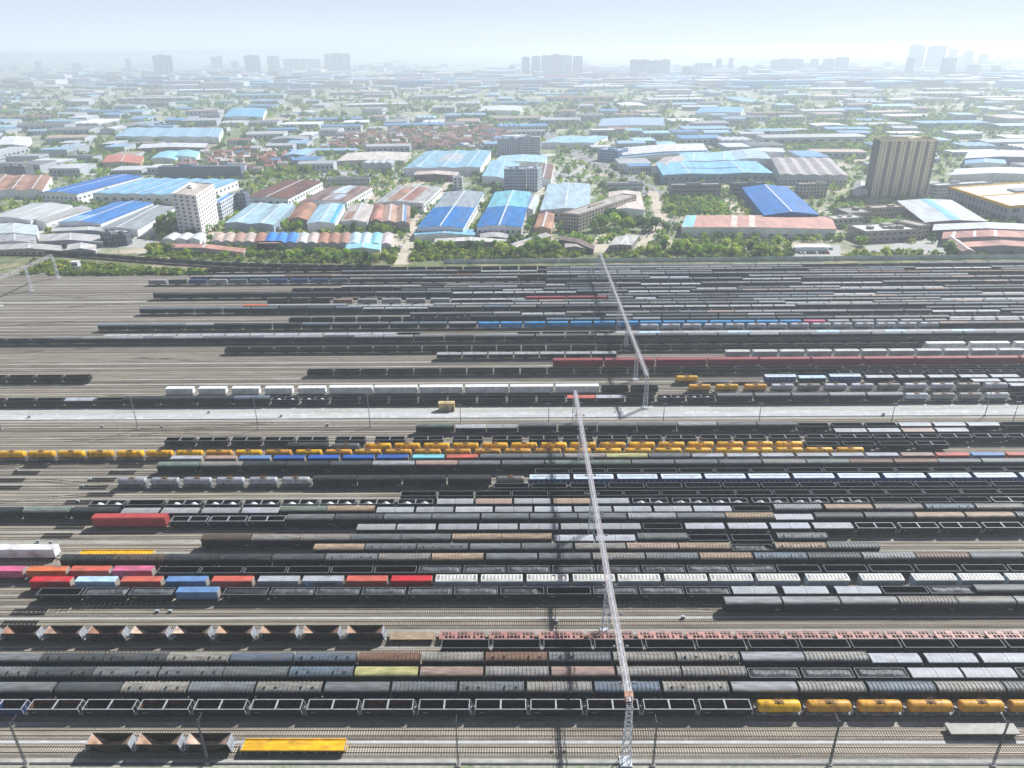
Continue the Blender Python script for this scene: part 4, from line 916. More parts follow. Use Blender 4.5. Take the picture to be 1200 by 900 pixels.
    if strips:                               # vertical wall bands standing proud of the facade
        for s0, s1, pc in strips:
            d = MB(); nn = Vector((u.y, -u.x, 0)).normalized()*0.5
            q = [pt(s0, 0, 0), pt(s1, 0, 0)]; q = [q[0]+nn, q[1]+nn, q[1], q[0]]; q += [x+Vector((0, 0, h+0.4)) for x in q]
            d.add(q, [(4, 5, 6, 7), (0, 1, 5, 4), (1, 2, 6, 5), (3, 0, 4, 7)]); mk('facade_band', d.mesh('facade_band', ['wall']), (0, 0, 0), 0, root, pc)
    return root
W_ = rgb(234, 235, 237); GW = rgb(176, 180, 186); LB = rgb(126, 178, 214); DB = rgb(50, 108, 182); GR = rgb(168, 176, 180); BR = rgb(104, 72, 64); TN = rgb(182, 168, 156); RU = rgb(160, 124, 108); VB = rgb(34, 112, 180); CY = rgb(140, 196, 214)
shed([(44, 226), (93, 227), (165, 207), (132, 205)], 10, rgb(62, 118, 190), W_, 'dark blue roofed warehouse with white right wall beside the sky-blue factory', front=(8, 2, 4))
shed([(112, 227), (226, 229), (282, 211), (165, 209)], 10, LB, W_, 'large sky-blue factory roof with pale stripes and white walls', g=6, rise=1.2, front=(12, 2, 4))
shed([(-40, 222), (47, 224), (62, 206), (-25, 206)], 9, RU, W_, 'rusty pinkish factory roof at the left edge', g=4, mat='oroof')
shed([(-10, 255), (32, 258), (88, 241), (36, 238)], 9, rgb(190, 194, 196), W_, 'pale grey warehouse roof left of the deep blue warehouse')
shed([(33, 259), (54, 260), (107, 245), (89, 242)], 7, rgb(172, 174, 172), W_, 'narrow grey lean-to roof between pale grey and blue warehouses')
shed([(70, 261), (116, 262), (181, 238), (133, 237)], 9, rgb(70, 130, 196), W_, 'blue roofed warehouse with windowed white wall near the grey tower block', front=(6, 3, 2), patches=[(0.05, 0.48, 0.02, 0.3, rgb(150, 190, 214))])
shed([(116, 268), (160, 269), (206, 243), (165, 242)], 6, rgb(150, 158, 164), W_, 'low grey roof between blue warehouse and street trees')
shed([(60, 271), (150, 273), (146, 264), (62, 263)], 5, rgb(186, 188, 186), rgb(150, 160, 176), 'long low pale shed in front of the blue warehouse', front=(14, 1.6, 1.5))
shed([(-10, 274), (42, 276), (45, 264), (-10, 263)], 5, rgb(190, 202, 206), W_, 'low white shed at the left edge behind the railway')
shed([(46, 283), (120, 284), (120, 276), (48, 275)], 4.5, rgb(184, 184, 184), rgb(150, 150, 160), 'long grey-roofed row house nearest the curved track', front=(12, 1.5, 1.2))
shed([(-6, 284), (42, 285), (42, 277), (-6, 276)], 4.5, rgb(170, 170, 174), W_, 'short grey-roofed row house at the left edge', front=(8, 1.5, 1.2))
shed([(78, 293), (112, 294), (112, 287), (80, 287)], 4, rgb(196, 192, 190), rgb(170, 172, 180), 'small pale shed beside the curved track')
shed([(-2, 293), (72, 294), (72, 288), (-2, 287)], 4, rgb(180, 178, 176), rgb(176, 160, 160), 'low long pale shed beside the curved track at left', front=(10, 1.3, 1))
block((120, 288), (133, 288), 9, 11, rgb(128, 134, 142), rgb(150, 150, 150), 'small dark grey block with flat roof near the curved track', 3, 3, 2)
block((134, 288), (150, 288), 8, 9, rgb(96, 104, 112), rgb(130, 130, 134), 'dark low block beside the small grey block', 2, 4, 2)
block((210, 272), (238, 275.5), 36, 34, rgb(232, 228, 226), rgb(196, 186, 176), 'tall grey ten-storey block with white right face', 10, 4, 9, clutter=2, winw=0.34, lean=(258, 258), maxwin=100)
block((253, 258), (262, 258), 30, 17, rgb(206, 212, 220), rgb(100, 150, 200), 'white blue-roofed five-storey block beside the ten-storey block', 5, 3, 8, lean=(279, 247), clutter=0)
block((279, 248), (290, 248), 12, 18, rgb(112, 124, 142), rgb(160, 160, 160), 'narrow dark end block right of the white five-storey block', 5, 3, 3)
block((188, 210), (284, 209.5), 14, 15, rgb(112, 124, 146), rgb(150, 152, 156), 'long dark glass-fronted office behind the sky-blue factory', 5, 30, 0, clutter=3, maxwin=100, winh=2.0)
shed([(289, 231), (336, 234), (379, 212), (332, 212)], 9, BR, W_, 'dark brown warehouse roof with white right wall', mat='oroof', front=(6, 2, 4))
shed([(351, 237), (406, 236), (436, 219), (386, 219)], 9, rgb(128, 108, 104), W_, 'patchy brown and grey warehouse roof beside the dark brown one', mat='oroof', front=(6, 2, 4), patches=[(0.35, 0.7, 0.45, 0.95, rgb(176, 190, 200)), (0.55, 0.8, 0.08, 0.4, rgb(160, 168, 180))])
block((384, 219), (434, 218), 7, 9, GW, rgb(190, 190, 190), 'two-storey white row block behind the patchy brown warehouse', 2, 16, 0)
shed([(440, 237), (496, 239), (517, 219), (466, 219)], 9, rgb(166, 168, 168), W_, 'grey warehouse roof with rusty middle panels', mat='oroof', front=(6, 2, 4), patches=[(0.2, 0.48, 0.1, 0.85, RU), (0.52, 0.75, 0.08, 0.9, rgb(150, 110, 100))])
shed([(269, 261), (315, 264), (350, 240), (290, 239)], 8, rgb(160, 190, 204), rgb(150, 170, 184), 'wide pale blue-grey shed beside the five-storey block', g=2, rise=1.4)
shed([(336, 259), (361, 258), (370, 240), (351, 240)], 8, rgb(150, 112, 92), rgb(170, 150, 140), 'brown barrel-roofed shed among pale blue sheds', barrel=True, rise=3, mat='oroof')
shed([(362, 262), (390, 262), (406, 240), (373, 240)], 8, rgb(160, 196, 214), W_, 'pale blue shed right of the brown barrel roof', patches=[(0.8, 0.99, 0.01, 0.99, rgb(80, 170, 220))])
shed([(399, 260), (431, 260), (438, 241), (412, 239)], 8, rgb(190, 182, 176), W_, 'tan grey shed left of the ribbed brown shed', patches=[(0.05, 0.4, 0.05, 0.5, RU)])
shed([(432, 260), (449, 260), (448, 241), (440, 241)], 8, rgb(164, 118, 104), rgb(150, 130, 130), 'ribbed brown barrel shed in the middle of mixed sheds', barrel=True, rise=2.4, mat='oroof')
shed([(450, 260), (478, 262), (482, 242), (450, 241)], 8, rgb(172, 142, 126), rgb(160, 150, 150), 'striped rust and tan shed at the right end of mixed sheds', g=2, mat='oroof', patches=[(0.8, 0.98, 0.02, 0.98, rgb(90, 150, 210))])
ARC = [rgb(190, 170, 156), rgb(192, 172, 160), rgb(172, 140, 124), rgb(196, 180, 172), rgb(160, 116, 100), rgb(60, 130, 216), rgb(70, 140, 220), rgb(66, 134, 214), rgb(206, 206, 208), rgb(196, 182, 176), rgb(166, 124, 106), rgb(164, 122, 106), rgb(160, 126, 112), rgb(180, 206, 220), rgb(186, 210, 222), rgb(150, 212, 226), rgb(206, 190, 196)]
ACN = ['tan', 'pale tan', 'dull brown', 'cream', 'rusty', 'blue', 'brighter blue', 'mid blue', 'white', 'pinkish', 'brown', 'dark tan', 'greyish brown', 'ice blue', 'pale blue', 'aqua', 'mauve white']
for i in range(17):
    x = 248+i*12.4
    shed([(x, 283.5+0.2*i), (x+11.6, 283.5+0.2*i), (x+15.6-.1*i, 274), (x+4.2-.1*i, 274)], 4.0, ARC[i], rgb(190, 192, 200), f'small {ACN[i]} arched shed, {ordw(i+1)} from left in the arched row', barrel=True, rise=1.5, cat='arched shed', name='arched_shed', group='arched sheds beside the railway')
for i in range(3):
    x = 190+i*15
    shed([(x, 281), (x+14, 281.5), (x+22, 275), (x+9, 274.5)], 4.5, rgb(206, 210, 214), W_, f'white arched canopy before the ten-storey block, {ordw(i+1)} from left', barrel=True, rise=1.6, cat='arched shed', name='arched_shed', group='white arched canopies')
shed([(192, 290), (285, 296), (288, 291.5), (196, 286)], 4, rgb(186, 140, 126), rgb(190, 180, 180), 'very long low pink roof at the foot of the arched sheds', front=(20, 1.2, 1))
block((302, 295), (328, 295), 9, 6, rgb(90, 66, 70), rgb(150, 130, 126), 'small dark maroon building at the end of the pink roof', 2, 5, 2, clutter=0)
shed([(404, 292), (446, 293), (446, 287), (407, 287)], 4, rgb(150, 206, 226), W_, 'low pale cyan shed in front of the arched row')
for k, (q, c1, c2, l) in enumerate([([(492, 267), (540, 267), (569, 225), (521, 225)], VB, rgb(150, 160, 168), 'long warehouse half blue half grey roofed, left of the blue-teal one'), ([(559, 266), (611, 266), (623, 225), (580, 225)], VB, rgb(120, 186, 200), 'long warehouse with blue front half and teal back half')]):
    shed(q, 9, c1, W_, l, front=(8, 2, 4), patches=[(0.005, 0.485, 0.5, 1.0, c2), (0.515, 0.995, 0.5, 1.0, c2)])
shed([(614, 246), (625, 246), (632, 230), (623, 230)], 8, rgb(176, 190, 200), W_, 'narrow grey annex beside the blue-teal warehouse')
shed([(634, 247), (690, 245), (692, 216), (642, 216)], 10, rgb(166, 190, 204), W_, 'wide pale grey-blue warehouse right of the blue-teal warehouse', front=(8, 2, 4))
shed([(486, 275), (556, 276), (556, 269), (487, 269)], 5, rgb(128, 182, 210), W_, 'low sky-blue shed with red patch in front of blue warehouses')
shed([(560, 279), (600, 280), (590, 272), (566, 272)], 4, rgb(176, 174, 176), rgb(160, 160, 160), 'small grey round shed in front of the blue-teal warehouse', barrel=True, rise=1.5)
shed([(510, 284), (594, 285), (594, 281), (510, 280)], 4, rgb(204, 200, 196), rgb(150, 156, 150), 'long narrow pale roof behind the green strip')
shed([(594, 288), (605, 290), (646, 276), (634, 275)], 4, rgb(172, 164, 156), rgb(150, 140, 130), 'slanted narrow grey shed among trees')
shed([(626, 268), (646, 268), (650, 249), (633, 247)], 7, rgb(176, 134, 112), rgb(180, 150, 130), 'small rusty shed left of the long dormitory', mat='oroof')
block((659, 270), (678, 272), 52, 15, rgb(178, 168, 156), rgb(176, 170, 164), 'long tan dormitory block beside the green mound', 5, 6, 20, lean=(745, 247), clutter=1)
shed([(714, 246), (755, 246), (750, 225), (714, 225)], 9, rgb(206, 192, 184), W_, 'beige-pink warehouse with dark red eave and white front', front=(6, 2, 2), stripe=rgb(220, 214, 210))
block((712, 225), (753, 224), 9, 9, GW, rgb(196, 194, 192), 'two-storey pale row block behind the beige-pink warehouse', 2, 14, 0)
block((591, 224), (616, 224), 18, 24, rgb(158, 172, 188), rgb(160, 166, 172), 'blue-grey slab block behind the blue-teal warehouse', 7, 10, 4)
block((617, 224.5), (630, 225), 22, 25, rgb(176, 188, 200), rgb(170, 176, 180), 'paler twin slab joined to the blue-grey slab', 7, 4, 5)
block((583, 183), (608, 183), 20, 25, rgb(160, 168, 178), rgb(170, 174, 178), 'left grey apartment slab behind the teal roofs', 8, 9, 4)
block((609, 183), (633, 183), 20, 27, rgb(168, 176, 186), rgb(176, 180, 184), 'right grey apartment slab behind the teal roofs', 8, 9, 4)
shed([(473, 198), (563, 196), (575, 177), (500, 177)], 10, rgb(134, 178, 200), W_, 'broad pale blue and grey factory roof below the red village', g=3, rise=1.4, patches=[(0.34, 0.66, 0.3, 0.8, rgb(176, 186, 192))])
shed([(566, 209), (600, 209), (610, 194), (575, 186)], 9, rgb(150, 192, 214), W_, 'pale blue roof left of the blue-grey slab')
shed([(580, 190), (640, 191), (640, 182), (588, 183)], 9, rgb(164, 200, 218), W_, 'wide pale blue roof in front of the apartment slabs')
shed([(628, 210), (645, 210), (649, 193), (632, 193)], 8, rgb(120, 96, 90), W_, 'brown-roofed shed right of the slab blocks', mat='oroof')
shed([(485, 205), (535, 206), (538, 202), (488, 201)], 7, rgb(198, 186, 178), rgb(140, 112, 120), 'pale roofed long workshop with maroon wall', front=(14, 2, 2))
block((531, 223), (542, 223), 10, 14, rgb(206, 210, 212), rgb(190, 190, 190), 'small white stair block beside the maroon-walled workshop', 4, 2, 2)
shed([(392, 189), (476, 188), (480, 179), (410, 179)], 8, rgb(206, 200, 190), rgb(190, 184, 176), 'long cream flat-looking roof below the village')
shed([(801, 266), (978, 269), (975, 254), (802, 253)], 8, rgb(196, 150, 136), W_, 'very long salmon-pink roof with white front and blue stripe', front=(11, 1.6, 1.5), ridge=False, rise=0.8, patches=[(0.0, 0.075, 0.02, 0.99, rgb(140, 200, 226)), (0.32, 0.36, 0.02, 0.99, rgb(214, 196, 186)), (0.44, 0.48, 0.02, 0.99, rgb(216, 200, 190))])
shed([(895, 252), (960, 252), (922, 219), (870, 220)], 10, rgb(20, 106, 178), rgb(30, 96, 150), 'vivid blue gabled warehouse behind the salmon-pink roof', rise=3.0, front=(4, 2, 3))
shed([(782, 205), (901, 203), (890, 189), (764, 191)], 11, rgb(126, 182, 214), rgb(120, 150, 170), 'light blue factory roof with a dark blue skylight slot', g=2, rise=1.2, patches=[(0.2, 0.75, 0.4, 0.47, rgb(40, 90, 150))], front=(16, 2.4, 5))
shed([(764, 195), (795, 195), (810, 185), (778, 184)], 10, rgb(184, 172, 164), W_, 'tan flat roof at the left end of the light blue factory')
shed([(790, 190), (870, 188), (862, 178), (800, 180)], 10, rgb(150, 196, 222), W_, 'pale blue roof behind the light blue factory', g=2, rise=1.2)
shed([(855, 188), (905, 186), (892, 176), (850, 177)], 10, rgb(162, 184, 202), W_, 'grey-blue roof behind the light blue factory')
shed([(870, 180), (921, 178), (916, 174), (872, 175)], 9, rgb(196, 208, 220), W_, 'white-roofed shed at the back of the light blue factory')
shed([(727, 182), (831, 176), (822, 168), (732, 173)], 11, rgb(206, 204, 206), rgb(130, 160, 190), 'long white-roofed factory with blue side wall', front=(14, 2, 4))
block((700, 188), (724, 190), 30, 15, rgb(120, 150, 186), rgb(170, 180, 190), 'blue-grey office at the left end of the long white factory', 4, 8, 6)
shed([(727, 185), (828, 178), (831, 176.5), (727, 182.5)], 9, rgb(150, 200, 230), W_, 'narrow blue lean-to along the long white factory')
block((786, 232), (844, 231), 12, 13, rgb(134, 134, 138), rgb(160, 160, 160), 'grey three-storey office in front of the light blue factory', 3, 18, 3)
block((857, 230), (895, 229), 9, 13, rgb(126, 128, 130), rgb(150, 150, 150), 'dark grey office behind the vivid blue warehouse', 3, 12, 3)
block((935, 232), (968, 231), 10, 14, rgb(178, 172, 160), rgb(176, 172, 166), 'tan four-storey house left of the golden tower', 4, 8, 3)
shed([(912, 205), (996, 206), (971, 186), (906, 185)], 11, rgb(158, 152, 152), rgb(176, 184, 194), 'wide grey multi-ridge factory left of the golden tower', g=5, rise=1.5, ridge=False, front=(20, 2.4, 3))
G1 = rgb(196, 170, 116); G2 = rgb(140, 134, 126)
block((1020, 231), (1085, 232), 24, 57, rgb(240, 224, 188), rgb(120, 116, 112), 'golden-brown high-rise apartment tower with dark vertical bands', 21, 18, 4, clutter=3, parapet=2.5, maxwin=100, winh=1.3, winw=0.3, strips=[(0.15, 0.195, G2), (0.3, 0.35, G2), (0.475, 0.525, G2), (0.645, 0.695, G2), (0.805, 0.85, G2), (0.95, 1.0, G2)], leftshade=rgb(112, 108, 106))
block((992, 262), (1020, 261), 24, 9, rgb(168, 160, 148), rgb(158, 154, 150), 'low beige school-like block left of the golden tower', 3, 8, 6, clutter=1)
block((1021, 256), (1058, 254), 12, 9, rgb(186, 172, 152), rgb(170, 164, 156), 'beige low wing in front of the golden tower', 2, 10, 3, clutter=1)
block((1012, 285), (1073, 282), 26, 9, rgb(158, 152, 146), rgb(196, 196, 194), 'flat grey depot building with white roof units beside the concrete pad', 2, 8, 6, clutter=5)
block((1074, 281), (1087, 279), 24, 11, rgb(176, 166, 150), rgb(160, 154, 148), 'tan end block of the flat grey depot', 3, 3, 5, clutter=0)
block((975, 268), (1010, 266), 14, 8, rgb(190, 186, 180), rgb(196, 192, 188), 'small pale block right of the salmon-pink roof', 2, 6, 3)
shed([(1088, 260), (1153, 260), (1118, 234), (1048, 236)], 8, rgb(184, 190, 196), rgb(120, 96, 92), 'pale grey factory roof with a light blue centre strip', g=1, rise=1.6, ridge=False, patches=[(0.42, 0.6, 0.02, 0.99, rgb(110, 176, 222))])
block((1108, 237), (1177, 262), 60, 15, rgb(152, 158, 168), rgb(220, 220, 222), 'large grey hall with orange roof edge at the right', 2, 16, 8, winh=4.5, winw=0.4, clutter=1, lean=(1330, 250), edge=rgb(204, 160, 60))
block((1095, 234), (1160, 230), 12, 14, rgb(186, 190, 200), rgb(190, 190, 190), 'white office row behind the grey orange-edged hall', 4, 18, 3)
shed([(1094, 270), (1215, 270), (1215, 263), (1094, 263)], 7, rgb(186, 192, 198), rgb(150, 120, 116), 'long grey roof strip below the blue-striped factory', ridge=False)
shed([(1105, 280), (1215, 279), (1215, 272), (1105, 272)], 6, rgb(170, 122, 112), rgb(150, 140, 140), 'long red-brown roof with white ribs near the right corner', ridge=False, patches=[(0.1, 0.13, 0.02, 0.98, W_), (0.32, 0.35, 0.02, 0.98, W_), (0.54, 0.57, 0.02, 0.98, W_)], mat='oroof')
shed([(1130, 290), (1215, 290), (1215, 284), (1128, 284)], 5, rgb(180, 134, 122), rgb(140, 136, 140), 'lower red-brown roof nearest the right corner', ridge=False, mat='oroof')
shed([(1128, 294), (1142, 296), (1120, 278), (1106, 279)], 5, rgb(170, 140, 132), rgb(170, 160, 156), 'slanted brown shed beside the concrete pad', mat='oroof')
shed([(932, 290), (972, 290), (972, 287), (932, 287)], 4, rgb(220, 222, 226), W_, 'white canopy over the parked cars', ridge=False, rise=0.3)
shed([(714, 288), (740, 287), (748, 277), (722, 277)], 6, rgb(186, 184, 180), rgb(150, 146, 140), 'small dark two-storey hut below the green mound', rise=0.8, front=(5, 1.4, 3))
shed([(655, 281), (695, 292), (697, 288), (656, 276.5)], 4, rgb(120, 104, 96), rgb(110, 100, 96), 'long slanted brown wall-shed right of the trees', ridge=False)
shed([(660, 290), (690, 292), (684, 286), (665, 285)], 3, rgb(190, 182, 176), rgb(150, 150, 150), 'low pale scrap shed beside the slanted brown shed', ridge=False)
shed([(1000, 222), (1018, 222), (1018, 214), (1002, 214)], 7, rgb(150, 150, 150), W_, 'small grey shed behind the low beige block')
shed([(1130, 186), (1215, 184), (1215, 177), (1135, 178)], 10, rgb(190, 190, 196), rgb(110, 120, 140), 'long pale factory above the sports ground at right', front=(20, 2, 3))
shed([(1115, 205), (1215, 204), (1215, 197), (1120, 198)], 8, rgb(196, 206, 214), W_, 'long whitish roof right of the golden tower')
shed([(1130, 192), (1180, 192), (1176, 186), (1132, 186)], 8, rgb(100, 150, 200), W_, 'blue roof group right of the golden tower')
shed([(135, 160), (255, 161), (262, 150), (150, 150)], 11, rgb(146, 182, 206), W_, 'blue-grey striped factory complex on the left plain', g=5, rise=1.2)
shed([(0, 170), (28, 171), (40, 161), (0, 160)], 9, rgb(222, 224, 228), W_, 'bright white roof at the left edge of the plain')
shed([(162, 174), (240, 173), (244, 168), (166, 169)], 9, rgb(206, 210, 216), rgb(150, 120, 116), 'long white roof with brown wall below the striped complex')
shed([(177, 186), (205, 187), (216, 179), (188, 178)], 8, rgb(150, 204, 226), W_, 'pale cyan curved shed left of the small village', barrel=True, rise=2.5)
shed([(200, 184), (230, 185), (234, 178), (206, 177)], 8, rgb(146, 200, 222), W_, 'pale cyan curved shed beside its twin', barrel=True, rise=2.5)
shed([(262, 137), (308, 137), (312, 127), (272, 127)], 10, rgb(110, 176, 214), W_, 'bright cyan-blue roof far out on the left plain')
shed([(120, 190), (165, 192), (168, 183), (126, 182)], 8, rgb(196, 124, 104), rgb(200, 180, 150), 'red-tiled building left of the small village')
block((8, 208), (32, 208), 16, 14, rgb(120, 124, 130), rgb(150, 150, 150), 'dark grey block at the left edge among trees', 5, 8, 3)
shed([(640, 168), (690, 167), (718, 160), (650, 159)], 9, rgb(150, 192, 210), W_, 'pale cyan factory roof beside the avenue', g=2, rise=1)
shed([(560, 130), (610, 130), (612, 124), (566, 124)], 9, rgb(200, 206, 212), W_, 'distant white roof above the village')
shed([(700, 148), (780, 147), (776, 138), (706, 139)], 10, rgb(150, 172, 196), W_, 'distant blue-grey roof right of the avenue')
shed([(815, 132), (868, 132), (872, 126), (822, 126)], 10, rgb(100, 160, 214), W_, 'distant blue roof on the right plain')
# ------------------------------------------------------------------ village houses, distant sheds, skyline
def inside(p, pad=1.0):
    for c, u, v in FOOT:
        d = p-c
        den = u.x*v.y-u.y*v.x
        s = (d.x*v.y-d.y*v.x)/den; t = (u.x*d.y-u.y*d.x)/den
        if abs(s) < 0.5+pad/u.length*4 and abs(t) < 0.5+pad/v.length*4: return True
    return False
def house_mesh():
    b = MB(); b.mi = 1; b.box(-5, 5, -4, 4, 0, 7); b.mi = 2
    for z in (1.6, 4.8):
        for x in (-3.2, 0, 3.2): b.box(x-0.7, x+0.7, -4.06, -4.0, z, z+1.4)
        for y in (-2, 2): b.box(5.0, 5.06, y-0.7, y+0.7, z, z+1.4)
    b.mi = 0; b.extr([(-4.5, 6.9), (0, 9.4), (4.5, 6.9)], -5.4, 5.4); b.mi = 1; b.box(2, 3, 1, 2, 8, 10)
    return b.mesh('house', ['broof', 'hwall', 'glass'])
M['hwall'] = m_flat('house_wall', rgb(196, 188, 178), 0.85, 0, 0.1)
HM = house_mesh()
def poly_in(px, py, poly):
    r = False; n = len(poly)
    for i in range(n):
        x1, y1 = poly[i]; x2, y2 = poly[(i+1) % n]
        if (y1 > py) != (y2 > py) and px < (x2-x1)*(py-y1)/(y2-y1)+x1: r = not r
    return r
HC = [('brick-red', rgb(156, 108, 96)), ('dull red', rgb(140, 98, 88)), ('salmon', rgb(174, 132, 118)), ('grey', rgb(160, 156, 154)), ('white', rgb(210, 208, 206)), ('blue', rgb(110, 160, 206))]
VILL = [([(375, 177), (395, 166), (470, 152), (560, 148), (600, 158), (585, 172), (560, 180), (480, 176)], 185, 'in the big red village'), ([(205, 203), (238, 180), (300, 178), (345, 182), (345, 196), (330, 203), (265, 203)], 60, 'in the small left village')]
hp = []
for poly, cnt, where in VILL:
    xs = [p[0] for p in poly]; ys = [p[1] for p in poly]; tries = 0; got = []
    while len(got) < cnt and tries < 9000:
        tries += 1; x = random.uniform(min(xs), max(xs)); y = random.uniform(min(ys), max(ys))
        if not poly_in(x, y, poly): continue
        p = P(x, y)
        if inside(p, 3) or any((p-q).length < 13.5 for q in hp): continue
        hp.append(p); got.append((x, p))
    by = {}
    for x, p in sorted(got):
        nm, c = random.choices(HC, [5, 4, 3, 2, 1.4, 2 if cnt < 100 else 0.8])[0]; by[nm] = by.get(nm, 0)+1
        o = mk('house', HM, p, random.choice([0.1, 0.1, 0.1, 1.67])+random.uniform(-.06, .06), None, jit(c, .12)); s = random.uniform(0.85, 1.35); o.scale = (s, s, random.uniform(0.8, 1.25))
        tag(o, f'{nm} roofed village house, {ordw(by[nm])} of its colour from left {where}', 'house', 'houses '+where)
def shed_mesh(kind):
    b = MB(); b.mi = 1
    if kind == 0:
        b.extr([(-0.5, 0), (-0.5, 8), (0, 9.6), (0.5, 8), (0.5, 0)], -0.5, 0.5); b.mi = 0; b.extr([(-0.51, 8.0), (-0.51, 8.25), (0, 9.9), (0.51, 8.25), (0.51, 8.0), (0, 9.62)], -0.51, 0.51)
    elif kind == 1:
        n = 4
        for k in range(n):
            y0 = -0.5+k/n; y1 = y0+1/n; b.mi = 1; b.extr([(y0, 0), (y0, 8), ((y0+y1)/2, 9.2), (y1, 8), (y1, 0)], -0.5, 0.5); b.mi = 0; b.extr([(y0, 8.02), (y0, 8.25), ((y0+y1)/2, 9.45), (y1, 8.25), (y1, 8.02), ((y0+y1)/2, 9.22)], -0.505, 0.505)
    else:
        b.box(-0.5, 0.5, -0.5, 0.5, 0, 8); b.mi = 0; b.box(-0.505, 0.505, -0.505, 0.505, 8, 8.5)
    b.mi = 2
    for k in range(8):
        x = -0.44+k*0.126; b.box(x-0.03, x+0.03, -0.503, -0.5, 3.4, 5.8)
    return b.mesh('shed', ['broof', 'hwall2', 'glass'])
M['hwall2'] = m_flat('shed_wall', rgb(190, 196, 204), 0.8, 0, 0.02)
SM = [shed_mesh(k) for k in range(3)]
SCOL = [('pale blue', rgb(150, 186, 212), 5), ('grey', rgb(168, 172, 176), 6), ('white', rgb(214, 216, 220), 5), ('blue', rgb(104, 150, 192), 3), ('tan', rgb(178, 160, 146), 2), ('dark grey', rgb(120, 122, 126), 3), ('cyan', rgb(146, 188, 204), 1.5), ('brown', rgb(150, 118, 104), 1.5)]
BANDS = [(168, 204, 60, 'in the belt nearest the yard'), (140, 168, 85, 'in the belt beyond the village'), (118, 140, 70, 'in the hazy middle belt'), (100, 118, 65, 'in the far hazy belt')]
ROADPX = [[(630, 140), (650, 165), (690, 188), (742, 212), (766, 226), (776, 262), (755, 285)], [(630, 195), (650, 205), (735, 214)], [(470, 310), (476, 292), (487, 278), (480, 262), (520, 222), (560, 180), (575, 150)], [(615, 270), (632, 225), (650, 192)]]
RW = [[P(x, y) for x, y in r] for r in ROADPX]
def nearroad(p, d):
    for r in RW:
        for a, c in zip(r[:-1], r[1:]):
            ab = c-a; t = max(0, min(1, (p-a).dot(ab)/ab.length_squared))
            if (a+ab*t-p).length < d: return True
    return False
far_sheds = []
for (y0, y1, cnt, where) in BANDS:
    got = []; tries = 0
    while len(got) < cnt and tries < 6000:
        tries += 1
        x = random.uniform(-15, 1215); y = y0+(y1-y0)*random.random(); p = P(x, y)
        if any(poly_in(x, y, v[0]) for v in VILL) or p.length > 12000 or p.y < 700: continue
        k = p.y/1500
        w = random.choice([random.uniform(30, 60), random.uniform(50, 110), random.uniform(110, 190)])*max(0.7, min(k, 2.2))**0.5; d = random.uniform(25, 60)*max(0.7, min(k, 2.2))**0.6
        if inside(p, max(w, d)*0.16) or any((p-q[0]).length < (w+q[1])*0.5 for q in far_sheds) or nearroad(p, d*0.7): continue
        far_sheds.append((p, w, d)); got.append((x, p, w, d))
    by = {}
    for x, p, w, d in sorted(got, key=lambda g: g[0]):
        nm, c, _ = random.choices(SCOL, [s[2] for s in SCOL])[0]; by[nm] = by.get(nm, 0)+1; kk = random.choice([0, 0, 1, 1, 2])
        o = mk('factory_shed', SM[kk], p, random.choice([0.04, 0.04, 0.12, -0.1, 1.6])+random.uniform(-.03, .03), None, jit(c, .15)); o.scale = (w, d, random.uniform(0.7, 1.6))
        tag(o, f'{nm} roofed shed, {ordw(by[nm])} such from left {where}', 'factory shed', 'factory sheds '+where)
        FOOT.append((p, Vector((w*math.cos(o.rotation_euler.z), w*math.sin(o.rotation_euler.z), 0)), Vector((-d*math.sin(o.rotation_euler.z), d*math.cos(o.rotation_euler.z), 0))))
for i, pts in enumerate([[(-20, 152), (130, 146), (330, 140), (560, 134)], [(640, 172), (800, 166), (1000, 150), (1220, 146)], [(350, 185), (420, 160), (520, 128), (600, 108)], [(880, 176), (930, 150), (1000, 122)], [(-20, 118), (300, 112), (700, 116), (1220, 108)], [(1000, 190), (1090, 165), (1220, 160)], [(0, 196), (120, 172), (170, 150)]]):
    ww = [14, 14, 12, 12, 30, 12, 10][i]
    b = MB(); q = [P(x, y) for x, y in pts]; vs = []
    for k, p in enumerate(q):
        d = q[min(k+1, len(q)-1)]-q[max(k-1, 0)]; d.normalize(); n = Vector((-d.y, d.x, 0))*ww/2; vs += [(p+n), (p-n)]
    b.add([(v.x, v.y, 0.03+0.006*i) for v in vs], [(2*k, 2*k+1, 2*k+3, 2*k+2) for k in range(len(q)-1)])
    tag(mk('country_road', b.mesh('country_road', ['dirt' if i % 2 else 'pave2'])), kind='structure'); RW.append(q)
# the hazy remainder of the built-up plain: one mass
b = MB()
for _ in range(1750):
    y = 70+34*random.random()**0.7 if _ < 900 else random.uniform(98, 152); x = random.uniform(-30, 1230); p = P(x, y)
    if p.y > 14000 or p.y < 1500 or (_ >= 900 and (inside(p, 22) or nearroad(p, 25) or any(poly_in(x, y, v[0]) for v in VILL))): continue
    w = random.uniform(50, 220); d = random.uniform(30, 110); h = random.choice([7, 9, 11, 16, 22, 28]) if _ < 900 else random.choice([6, 7, 8, 9, 12, 18])
    if _ >= 900: w *= 0.55; d *= 0.5
    b.col = random.choices([s[1] for s in SCOL], [s[2] for s in SCOL])[0]; b.box(p.x-w/2, p.x+w/2, p.y-d/2, p.y+d/2, 0, h, False)
tag(mk('distant_city', b.mesh('distant_city', ['attr'])), 'low hazy mass of distant city blocks near the horizon', 'distant city', None, 'stuff')
